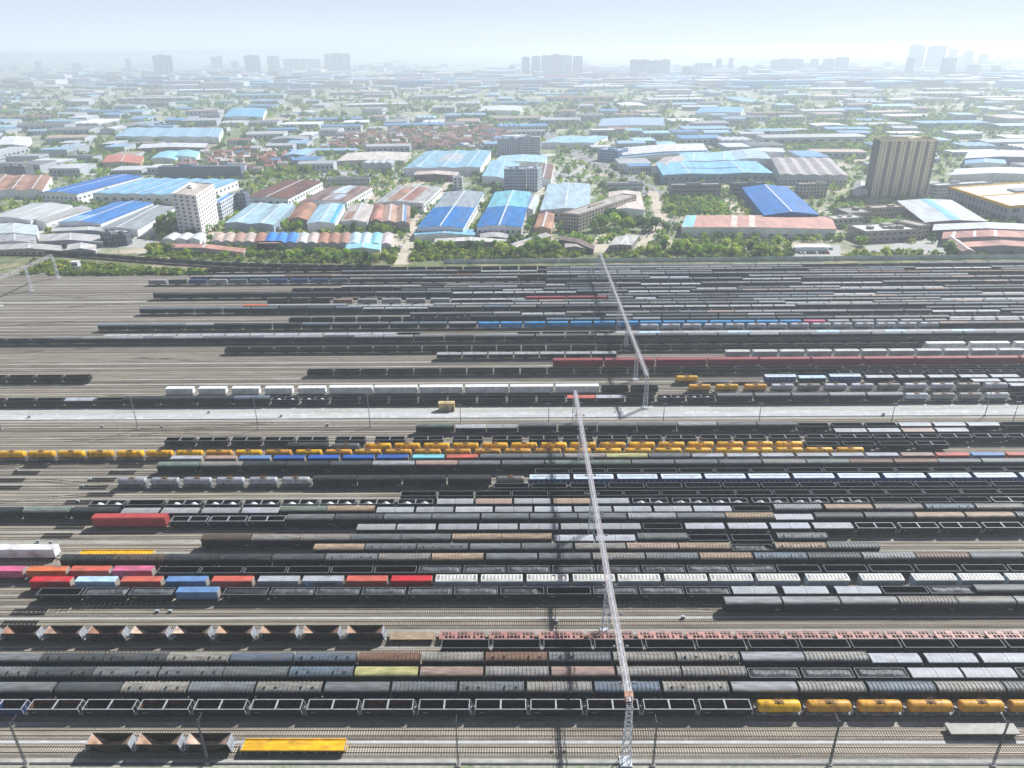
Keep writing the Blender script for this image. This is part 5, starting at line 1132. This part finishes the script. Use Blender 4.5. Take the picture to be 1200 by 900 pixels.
def tower_mesh(var):
    b = MB(); b.box(-0.5, 0.5, -0.5, 0.5, 0, 1.0); b.box(-0.25, 0.15, -0.3, 0.3, 1.0, 1.04); b.mi = 1
    n = 26
    for k in range(n):
        z = (k+0.35)/n
        for i in range(4): x = -0.39+0.26*i; b.box(x-0.085, x+0.085, -0.512, -0.5, z, z+0.02); b.box(-0.512, -0.5, x-0.085, x+0.085, z, z+0.02)
    return b.mesh('tower', ['twall', 'glass'])
M['twall'] = m_obj('tower_wall', 0.85, 0, (1, 1, 1), 0.5, 0.9, 1.1)
TM = tower_mesh(0)
SKY = [(190, 65, 22, 4200), (250, 67, 7, 5200), (257, 66, 6, 5200), (295, 65, 18, 4600), (320, 66, 14, 4800), (345, 69, 26, 5200), (366, 69, 18, 5400), (395, 63, 30, 4800), (150, 69, 6, 5200), (616, 67, 9, 3600), (628, 66, 10, 3650), (640, 65, 11, 3700), (652, 64, 12, 3600), (664, 65, 12, 3750), (677, 66, 11, 3650), (744, 70, 10, 3300), (756, 70, 12, 3350), (769, 71, 12, 3300), (780, 70, 10, 3400), (806, 78, 11, 3300), (824, 74, 20, 3700), (843, 69, 6, 3700), (857, 68, 5, 3600), (873, 77, 8, 3600), (908, 70, 7, 3500), (920, 69, 14, 3550), (934, 69, 14, 3600), (955, 69, 8, 3700), (972, 69, 12, 3500), (988, 67, 13, 3600), (1068, 68, 8, 3000), (1076, 53, 16, 3900), (1099, 54, 20, 3900), (1113, 68, 14, 2900), (1118, 58, 9, 4300), (1136, 60, 10, 4000), (1142, 76, 13, 3000), (1153, 64, 9, 4100), (1168, 77, 9, 3000), (1085, 84, 22, 3300), (1010, 83, 10, 4100), (1040, 72, 8, 4300), (1052, 76, 10, 4400), (1127, 66, 9, 4200), (1160, 72, 9, 4300), (1180, 70, 10, 4500), (1192, 80, 14, 4200), (815, 80, 14, 3500), (833, 80, 10, 3600), (865, 80, 9, 3900), (890, 76, 8, 3800), (945, 74, 9, 3900), (963, 76, 8, 3500), (1000, 78, 9, 3900), (700, 78, 9, 4200), (722, 80, 12, 4300), (600, 76, 8, 4300), (455, 74, 9, 5400), (430, 76, 14, 5200), (520, 75, 10, 5600), (90, 74, 12, 5600), (45, 72, 8, 5600), (275, 72, 8, 5300), (895, 82, 16, 3300), (1130, 84, 18, 3100)]
for i, (x, yt, w, D) in enumerate(sorted(SKY)):
    D *= 1.32; d = CAMM @ Vector(((x-600)/F, -(yt-450)/F, -1)); t = D/d.y; z = H+d.z*t; wm_ = w*t/F*1.0
    o = mk('tower_block', TM, (d.x*t, D, 0), 0.05, None, jit(rgb(150, 156, 166), .12)); o.scale = (wm_, max(16, min(30, wm_*0.5)), z)
    tag(o, f'hazy tower block on the skyline, {ordw(i+1)} tower from left', 'tower block', 'tower blocks on the skyline')
# ------------------------------------------------------------------ roads of the town, pad, fence, curved track
def ribbon(name, pts, w, mat, z):
    b = MB(); L_ = []
    for i, p in enumerate(pts):
        d = (pts[min(i+1, len(pts)-1)]-pts[max(i-1, 0)]); d.z = 0; d.normalize(); n = Vector((-d.y, d.x, 0)); L_.append((p+n*w/2, p-n*w/2))
    vs = [(v.x, v.y, z) for q in L_ for v in q]; b.add(vs, [(2*i, 2*i+1, 2*i+3, 2*i+2) for i in range(len(pts)-1)])
    return tag(mk(name, b.mesh(name, [mat])), kind='structure')
ribbon('avenue_road', RW[0], 26, 'asphalt', 0.012); ribbon('street_road', RW[1], 9, 'asphalt', 0.016); ribbon('lane_road', RW[2], 11, 'dirt', 0.02); ribbon('alley_road', RW[3], 8, 'dirt', 0.024)
ribbon('dirt_road', [P(*q) for q in [(764, 224), (770, 240), (777, 258), (768, 274), (750, 284), (728, 289)]], 12, 'dirt', 0.034)
for nm, px, mt in [('concrete_pad_ground', [(1016, 300), (1112, 297), (1098, 284), (1014, 288)], 'pave2'), ('parking_ground', [(930, 303), (985, 303), (985, 287), (930, 287)], 'pave2'), ('forecourt_ground', [(840, 252), (880, 255), (858, 216), (842, 216)], 'dirt'), ('scrap_ground', [(690, 296), (790, 294), (785, 272), (700, 275)], 'dirt'), ('sports_ground', [(1130, 192), (1215, 192), (1215, 184), (1136, 184)], 'dirt'), ('yard_apron_ground', [(1070, 263), (1100, 300), (1215, 298), (1215, 262)], 'pave2'), ('factory_lot_ground', [(430, 236), (470, 236), (500, 212), (440, 208)], 'dirt'), ('market_ground', [(360, 212), (520, 212), (520, 188), (390, 188)], 'pave2'), ('works_ground', [(640, 214), (690, 212), (690, 192), (648, 192)], 'pave2'), ('left_works_ground', [(0, 290), (190, 290), (240, 262), (0, 262)], 'pave2'), ('lane_ground', [(180, 284), (470, 290), (480, 262), (190, 266)], 'dirt')]:
    sheet(nm, [P(x, y) for x, y in px], mt, 0.008+0.004*random.random())
sheet('verge_ground', [P(-60, 328), P(1260, 312), P(1260, 297), P(-60, 297)], 'rough', 0.006)
b = MB(); p = P(520, 309); q = P(1260, 302.5); n = 60
for k in range(n):
    a = p+(q-p)*(k/n); c = p+(q-p)*((k+0.97)/n); d = (c-a).normalized(); nn = Vector((-d.y, d.x, 0))*0.06
    b.add([a-nn, c-nn, c+nn, a+nn]+[v+Vector((0, 0, 3.2)) for v in (a-nn, c-nn, c+nn, a+nn)], [(4, 5, 6, 7), (0, 1, 5, 4), (1, 2, 6, 5), (2, 3, 7, 6), (3, 0, 4, 7)])
M['fencem'] = m_flat('grey_green_fence', rgb(186, 202, 196), 0.7, 0, 0.1)
tag(mk('boundary_wall', b.mesh('boundary_wall', ['fencem'])), 'long pale green-grey panel wall along the back of the yard', 'wall')
crv = [P(x, y) for x, y in [(-60, 296), (0, 297.5), (60, 299), (120, 303), (180, 308), (260, 313), (340, 315.5), (450, 317)]]
ribbon('curved_ballast_ground', crv, 8.0, 'ballast', 0.1)
b = MB()
for i in range(len(crv)-1):
    for off in (-2.8, -1.3, 1.3, 2.8):
        d = (crv[i+1]-crv[i]).normalized(); nn = Vector((-d.y, d.x, 0))*off; b.bar(crv[i]+nn+Vector((0, 0, 0.25)), crv[i+1]+nn+Vector((0, 0, 0.25)), 0.14)
tag(mk('curved_railway_track', b.mesh('curved_rails', ['railm'])), kind='structure')
# open wagons standing on the curved track, seen from behind the yard
cw = []
carry = 0.0
for a, c in zip(crv[1:-1], crv[2:]):
    L_ = (c-a).length; k = carry
    while k <= L_: cw.append((a+(c-a)*(k/L_), c+(c-a)*0.2)); k += 13.75
    carry = k-L_
for i, (p, p2) in enumerate(cw):
    if any(abs(p.y-r) < 3.2 and p.x > X_at(230, r, 0) for r in (521, 526.5)): continue
    o = mk('open_wagon', joined('g', 'G', parts_of('g', 'G')), (p.x, p.y, RAILZ), math.atan2(p2.y-p.y, p2.x-p.x)); tag(o, f'empty open wagon, {ordw(i+1)} from left on the curved track behind the yard', 'open wagon', 'open wagons in the yard')
ribbon('loading_path', [P(x, y-5.2) for x, y in [(196, 311), (260, 314.5), (340, 317.5), (450, 319.5)]], 3.5, 'pave', 0.14)
# hut on stilts
b = MB(); b.box(-2.5, 2.5, -2, 2, 4, 7.5); b.box(-2.9, 2.9, -2.4, 2.4, 7.5, 7.8)
p = P(91, 318); o = mk('watch_hut', None, p); tag(o, 'white watch hut on legs among bushes at the left yard corner', 'hut'); mk('cabin', b.mesh('cabin', ['white']), (0, 0, 0), 0, o)
lg = MB(); lg.bar((0, 0, 0), (0, 0, 4), 0.4); lg = lg.mesh('leg', ['steelw'])
for i in (-2, 2):
    for j in (-1.6, 1.6): mk('leg', lg, (i, j, 0), 0, o)
w = MB(); w.box(-2, 2, -2.05, -2.0, 5, 6.6); mk('window', w.mesh('window', ['glass']), (0, 0, 0), 0, o)
# catenary poles along the curved track
cp = lpole(9)
for i, x in enumerate(range(8, 470, 33)):
    t = x; y = np.interp(x, [0, 60, 120, 180, 260, 340, 450], [293, 294.5, 298, 303, 308, 310.5, 312])
    p = P(x, float(y)); o = mk('line_pole', None, p); tag(o, f'slim pole behind the curved track, {ordw(i+1)} pole from left', 'pole', 'poles along the curved track')
    mk('post', cp[0], (0, 0, 0), 0, o); mk('cross_arm', cp[1], (0, 0, 0), 0, o)
# cars
def car_mesh():
    b = MB(); b.loft([[(x, y, z) for x, y, z in r] for r in ([(-2.2, -0.85, .35), (-2.2, .85, .35), (-2.2, .8, .8), (-2.2, -.8, .8)], [(-1.9, -0.9, .25), (-1.9, .9, .25), (-1.9, .85, .95), (-1.9, -.85, .95)], [(1.8, -0.9, .25), (1.8, .9, .25), (1.8, .85, .9), (1.8, -.85, .9)], [(2.2, -0.8, .35), (2.2, .8, .35), (2.2, .75, .7), (2.2, -.75, .7)])])
    b.loft([[(-1.7, -0.8, .92), (-1.7, .8, .92), (1.1, .8, .92), (1.1, -.8, .92)], [(-1.2, -0.65, 1.45), (-1.2, .65, 1.45), (0.4, .65, 1.45), (0.4, -.65, 1.45)]])
    b.mi = 1
    for y in (-0.735, 0.735): b.add([(-1.4, y*1.04, .98), (0.9, y*1.04, .98), (0.4, y*.94, 1.38), (-1.15, y*.94, 1.38)], [(0, 1, 2, 3)])
    b.mi = 2
    for x in (-1.35, 1.35):
        for y in (-0.9, 0.72): b.cyl((x, y, 0.32), 'y', 0.32, 0.18, 10)
    return b.mesh('car', ['cont', 'glass', 'wheel'])
CM = car_mesh(); CC = [('white', rgb(225, 226, 228)), ('black', rgb(30, 32, 36)), ('silver', rgb(165, 168, 172)), ('red', rgb(160, 40, 40)), ('blue', rgb(60, 90, 150)), ('grey', rgb(110, 112, 116))]
by = {}
spots = [(936+4.2*k, 292.5, 1.57) for k in range(10)]+[(938+4.6*k, 297, 1.57) for k in range(8)]
for x, y, rz in spots:
    nm, c = random.choices(CC, [5, 4, 3, 0.6, 0.6, 2])[0]; by[nm] = by.get(nm, 0)+1
    p = P(x, y); o = mk('parked_car', CM, (p.x, p.y, 0.03), rz+random.uniform(-.05, .05), None, c); tag(o, f'{nm} car in the small car park behind the wall, {ordw(by[nm])} of its colour', 'car', 'cars in the small car park')
by = {}
for k in range(34):
    r = RW[k % 3 if k % 3 != 1 else 0]; i = random.randrange(len(r)-1); t = random.random(); p = r[i]+(r[i+1]-r[i])*t; d = (r[i+1]-r[i]).normalized()
    nm, c = random.choices(CC, [6, 2, 3, 0.6, 0.6, 2])[0]; by[nm] = by.get(nm, 0)+1
    s = random.choice([-5, 5, -2.5, 2.5])
    p = p+Vector((-d.y, d.x, 0))*s; o = mk('car', CM, (p.x, p.y, 0.03), math.atan2(d.y, d.x), None, c); tag(o, f'{nm} car out on the town roads, {ordw(by[nm])} of its colour', 'car', 'cars on the town roads')
# ------------------------------------------------------------------ vegetation
def crown_mesh(seed, n=700, ls=0.75):
    r = np.random.default_rng(seed); nb = 11
    cen = np.stack([r.normal(0, 1.5, nb), r.normal(0, 1.5, nb), r.uniform(2.6, 6.4, nb)], 1); rad = r.uniform(0.9, 1.9, nb)
    k = r.integers(0, nb, n); d = r.normal(size=(n, 3)); d /= np.linalg.norm(d, axis=1)[:, None]
    p = cen[k]+d*(rad[k]*r.uniform(0.55, 1.05, n))[:, None]
    return leafquads(p, ls, r)
def leafquads(p, ls, r):
    n = len(p); a = r.normal(size=(n, 3)); a /= np.linalg.norm(a, axis=1)[:, None]; t = r.normal(size=(n, 3)); c = np.cross(a, t); c /= np.linalg.norm(c, axis=1)[:, None]
    s = (np.asarray(ls)*r.uniform(0.6, 1.3, n))[:, None] if np.ndim(ls) else (ls*r.uniform(0.6, 1.3, n))[:, None]
    v = np.stack([p-a*s*0.5-c*s*0.35, p+a*s*0.5-c*s*0.35, p+a*s*0.5+c*s*0.35, p-a*s*0.5+c*s*0.35], 1).reshape(-1, 3)
    return v
def quadmesh(name, v, mat, cols=None):
    me = bpy.data.meshes.new(name); n = len(v)//4
    me.vertices.add(len(v)); me.vertices.foreach_set('co', v.astype(np.float32).ravel()); me.loops.add(len(v)); me.loops.foreach_set('vertex_index', np.arange(len(v), dtype=np.int32))
    me.polygons.add(n); me.polygons.foreach_set('loop_start', np.arange(0, len(v), 4, dtype=np.int32)); me.polygons.foreach_set('loop_total', np.full(n, 4, np.int32)); me.update(calc_edges=True)
    if cols is not None: at = me.color_attributes.new('col', 'FLOAT_COLOR', 'CORNER'); at.data.foreach_set('color', np.repeat(cols, 4, axis=0).astype(np.float32).ravel())
    me.materials.append(M[mat]); return me
CR = [quadmesh('crown', crown_mesh(s), 'leaf') for s in range(5)]
def trunk_mesh(seed):
    r = random.Random(seed); b = MB(); b.loft([[(q*math.cos(2*math.pi*i/7), q*math.sin(2*math.pi*i/7), z) for i in range(7)] for q, z in ((0.28, 0), (0.18, 2), (0.1, 4.5))])
    for k in range(4):
        a = r.uniform(0, 6.28); b.bar((0, 0, 2+0.4*k), (1.4*math.cos(a), 1.4*math.sin(a), 4+0.4*k), 0.12)
    return b.mesh('trunk', ['bark'])
TRK = [trunk_mesh(s) for s in range(2)]
GREEN = [('bright green', rgb(146, 176, 64)), ('mid green', rgb(116, 150, 66)), ('dark green', rgb(82, 116, 60)), ('yellow-green', rgb(172, 184, 84))]
TREES = [([(152+7*k, 276-2.6*k) for k in range(9)], 'beside the ten-storey block', 1.1), ([(262+9*k, 268+0.25*k) for k in range(22)], 'in the row behind arched sheds', 0.9), ([(478+2.5*k, 266-4*k) for k in range(7)], 'left of the half blue warehouse', 0.9), ([(545+5*k, 264-4.5*k) for k in range(8)], 'between the two blue warehouses', 0.85), ([(618+3*k, 272-4.6*k) for k in range(9)], 'right of the blue-teal warehouse', 0.95), ([(688, 268), (696, 262), (703, 270), (712, 260), (720, 268), (728, 262), (736, 270), (745, 264), (752, 271), (760, 266), (680, 262), (707, 254), (768, 270), (724, 255)], 'on the green mound', 1.5), ([(490+10*k, 291+2.5*math.sin(k*2.1)) for k in range(16)], 'in the strip below blue warehouses', 1.0), ([(176+11*k, 297+3*math.sin(k*1.7)+0.35*k) for k in range(27)], 'in the strip below arched sheds', 0.9), ([(760+9*k, 297+3*math.sin(k*2.4)) for k in range(15)], 'in the strip below the salmon roof', 1.05), ([(945, 279), (1010, 288), (1036, 302), (1110, 300), (1128, 298), (1140, 297), (1155, 296), (1180, 296), (895, 300), (1040, 284)], 'near the car park and depot', 1.15), ([(787+8*k, 248+2*(k % 3)) for k in range(8)], 'on the lawn by the grey office', 0.9), ([(610, 300), (598, 301), (585, 299), (640, 290), (650, 296), (630, 297)], 'near the slanted grey shed', 1.1), ([(660+14*k, 190+5.2*k) for k in range(8)], 'along the right side of the avenue', 1.1), ([(640+13*k, 196+5.5*k) for k in range(7)], 'along the left side of the avenue', 1.1), ([(282+8*k, 209-0.6*k) for k in range(11)], 'behind the dark brown warehouse', 1.1), ([(100+9*k, 232-0.5*k) for k in range(7)], 'between sky-blue factory and pale warehouse', 1.1)]
for pts, where, sc in TREES:
    by = {}
    for x, y in sorted(pts):
        p = P(x, y)
        if inside(p, 0.3): continue
        nm, c = random.choices(GREEN, [3, 3, 2, 1])[0]; by[nm] = by.get(nm, 0)+1; s = sc*random.uniform(0.8, 1.3)
        o = mk('tree', None, p, random.uniform(0, 6.28)); o.scale = (s*random.uniform(0.9, 1.35), s*random.uniform(0.9, 1.35), s*random.uniform(0.8, 1.2)); tag(o, f'{nm} round tree, {ordw(by[nm])} such from left {where}', 'tree', 'trees '+where)
        mk('trunk', TRK[random.randrange(2)], (0, 0, 0), 0, o); mk('crown', CR[random.randrange(5)], (0, 0, 0), 0, o, jit(c, .12))
def scrub(name, label, polys, count, size, npl, ls, zmul=1.0):
    vs = []; cs = []
    r = np.random.default_rng(len(name)+count)
    for poly, wgt in polys:
        xs = [p[0] for p in poly]; ys = [p[1] for p in poly]; got = 0; tr_ = 0
        while got < count*wgt and tr_ < count*wgt*12:
            tr_ += 1; x = random.uniform(min(xs), max(xs)); y = random.uniform(min(ys), max(ys))
            if not poly_in(x, y, poly): continue
            p = P(x, y)
            if inside(p, 0.5) or nearroad(p, 6): continue
            got += 1; s = random.uniform(*size)*min(2.2, max(1, p.y/900)) ; n = npl
            d = r.normal(size=(n, 3)); d /= np.linalg.norm(d, axis=1)[:, None]; d[:, 2] = np.abs(d[:, 2])*zmul
            q = np.array([p.x, p.y, 0.1+s*0.25])+d*s*r.uniform(0.5, 1.0, (n, 1))
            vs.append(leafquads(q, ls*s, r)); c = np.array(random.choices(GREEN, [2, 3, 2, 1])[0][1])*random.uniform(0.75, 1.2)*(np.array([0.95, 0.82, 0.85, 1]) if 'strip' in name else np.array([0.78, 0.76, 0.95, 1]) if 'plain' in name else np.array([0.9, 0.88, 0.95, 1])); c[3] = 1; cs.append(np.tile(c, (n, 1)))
    me = quadmesh(name, np.concatenate(vs), 'leafs', np.concatenate(cs)); tag(mk(name, me), label, 'vegetation', None, 'stuff')
scrub('scrub_strip_bushes', 'band of green scrub between the yard and the town', [([(78, 323), (246, 322), (240, 319.5), (182, 317.5), (130, 313), (95, 309)], 0.3), ([(28, 322), (78, 323), (86, 309), (40, 307)], 0.08), ([(170, 304), (470, 311), (468, 288), (180, 286)], 0.34), ([(480, 306), (690, 301), (690, 284), (490, 286)], 0.3), ([(700, 303), (928, 303), (928, 283), (770, 284)], 0.34), ([(985, 302), (1200, 299), (1200, 294), (1000, 296)], 0.05)], 1500, (1.2, 3.0), 34, 0.5)
scrub('town_greenery', 'scattered bushes and tree clumps among the town buildings', [([(-10, 285), (1210, 285), (1210, 180), (-10, 180)], 1.0), ([(290, 222), (520, 216), (520, 190), (300, 196)], 0.12), ([(770, 252), (850, 252), (840, 232), (775, 228)], 0.1), ([(60, 205), (210, 205), (210, 160), (60, 160)], 0.15), ([(900, 185), (1120, 185), (1120, 140), (900, 140)], 0.4)], 1900, (2.0, 4.4), 30, 0.5, 1.3)
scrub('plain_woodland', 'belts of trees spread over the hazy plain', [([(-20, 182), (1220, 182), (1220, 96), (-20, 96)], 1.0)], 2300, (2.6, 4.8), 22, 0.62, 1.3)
# ------------------------------------------------------------------ air, sky, sun
hz, nt, bs = nmat('pale_haze'); nt.nodes.remove(bs); pv = N(nt, 'ShaderNodeVolumePrincipled'); pv.inputs['Color'].default_value = (0.83, 0.92, 1.0, 1); pv.inputs['Density'].default_value = 0.00024; pv.inputs['Anisotropy'].default_value = 0.3
nt.links.new(pv.outputs[0], nt.nodes['Material Output'].inputs['Volume'])
b = MB(); b.box(-16500, 16500, -2000, 19500, -1.0, 156.0); M['haze'] = hz
tag(mk('haze', b.mesh('haze', ['haze'])), 'thin pale haze filling the air over the yard and town', 'haze', None, 'stuff')
w = bpy.data.worlds.new('World'); SC.world = w; w.use_nodes = True; nt = w.node_tree
sk = N(nt, 'ShaderNodeTexSky'); sk.sky_type = 'NISHITA'; sk.sun_disc = False
sv = Vector((0.80, 0.70, 1.0)); el = math.asin(1/sv.length); az = math.atan2(sv.x, sv.y)
sk.sun_elevation = el; sk.sun_rotation = az; sk.altitude = 2000; sk.air_density = 0.7; sk.dust_density = 0.3; sk.ozone_density = 3.0
hs = N(nt, 'ShaderNodeHueSaturation'); hs.inputs['Saturation'].default_value = 0.62; hs.inputs['Hue'].default_value = 0.512; nt.links.new(sk.outputs[0], hs.inputs['Color']); 
tc = N(nt, 'ShaderNodeTexCoord'); sx = N(nt, 'ShaderNodeSeparateXYZ'); nt.links.new(tc.outputs['Generated'], sx.inputs[0])
mr = N(nt, 'ShaderNodeMapRange'); mr.interpolation_type = 'SMOOTHSTEP'; mr.inputs[1].default_value = 0.03; mr.inputs[2].default_value = 0.3; mr.inputs[3].default_value = 0.8; mr.inputs[4].default_value = 0.0; nt.links.new(sx.outputs[2], mr.inputs[0])
cn = N(nt, 'ShaderNodeTexNoise'); cn.inputs['Scale'].default_value = 3.0; cn.inputs['Detail'].default_value = 4; mpc = N(nt, 'ShaderNodeMapping'); mpc.inputs['Scale'].default_value = (1, 1, 6); nt.links.new(tc.outputs['Generated'], mpc.inputs[0]); nt.links.new(mpc.outputs[0], cn.inputs['Vector'])
cm = N(nt, 'ShaderNodeMixRGB'); cm.inputs[1].default_value = (6.6, 7.65, 8.9, 1); cm.inputs[2].default_value = (7.2, 8.1, 9.2, 1); nt.links.new(cn.outputs['Fac'], cm.inputs[0])
hm = N(nt, 'ShaderNodeMixRGB'); nt.links.new(mr.outputs[0], hm.inputs[0]); nt.links.new(hs.outputs[0], hm.inputs[1]); 
lw = N(nt, 'ShaderNodeMapRange'); lw.interpolation_type = 'SMOOTHSTEP'; lw.inputs[1].default_value = 0.0; lw.inputs[2].default_value = 0.06; lw.inputs[3].default_value = 1.16; lw.inputs[4].default_value = 1.0; nt.links.new(sx.outputs[2], lw.inputs[0])
lm = N(nt, 'ShaderNodeVectorMath', operation='SCALE'); nt.links.new(cm.outputs[0], lm.inputs[0]); nt.links.new(lw.outputs[0], lm.inputs['Scale']); nt.links.new(lm.outputs[0], hm.inputs[2])
nt.links.new(hm.outputs[0], nt.nodes['Background'].inputs['Color']); nt.nodes['Background'].inputs['Strength'].default_value = 0.078
sl = bpy.data.lights.new('sun', 'SUN'); sl.energy = 5.0; sl.angle = math.radians(0.5); sl.color = (1, 0.992, 0.972); so = bpy.data.objects.new('sun', sl); C.objects.link(so)
so.rotation_euler = (-sv).to_track_quat('-Z', 'Y').to_euler(); so.location = (200, 200, 800)
SC.view_settings.view_transform = 'Standard'; SC.view_settings.look = 'None'; SC.view_settings.exposure = 0.47; SC.view_settings.gamma = 1; SC.view_settings.use_curve_mapping = False
SC.cycles.use_denoising = True; SC.cycles.max_bounces = 5; SC.cycles.diffuse_bounces = 2; SC.cycles.volume_bounces = 1; SC.cycles.transparent_max_bounces = 4
SC.render.film_transparent = False
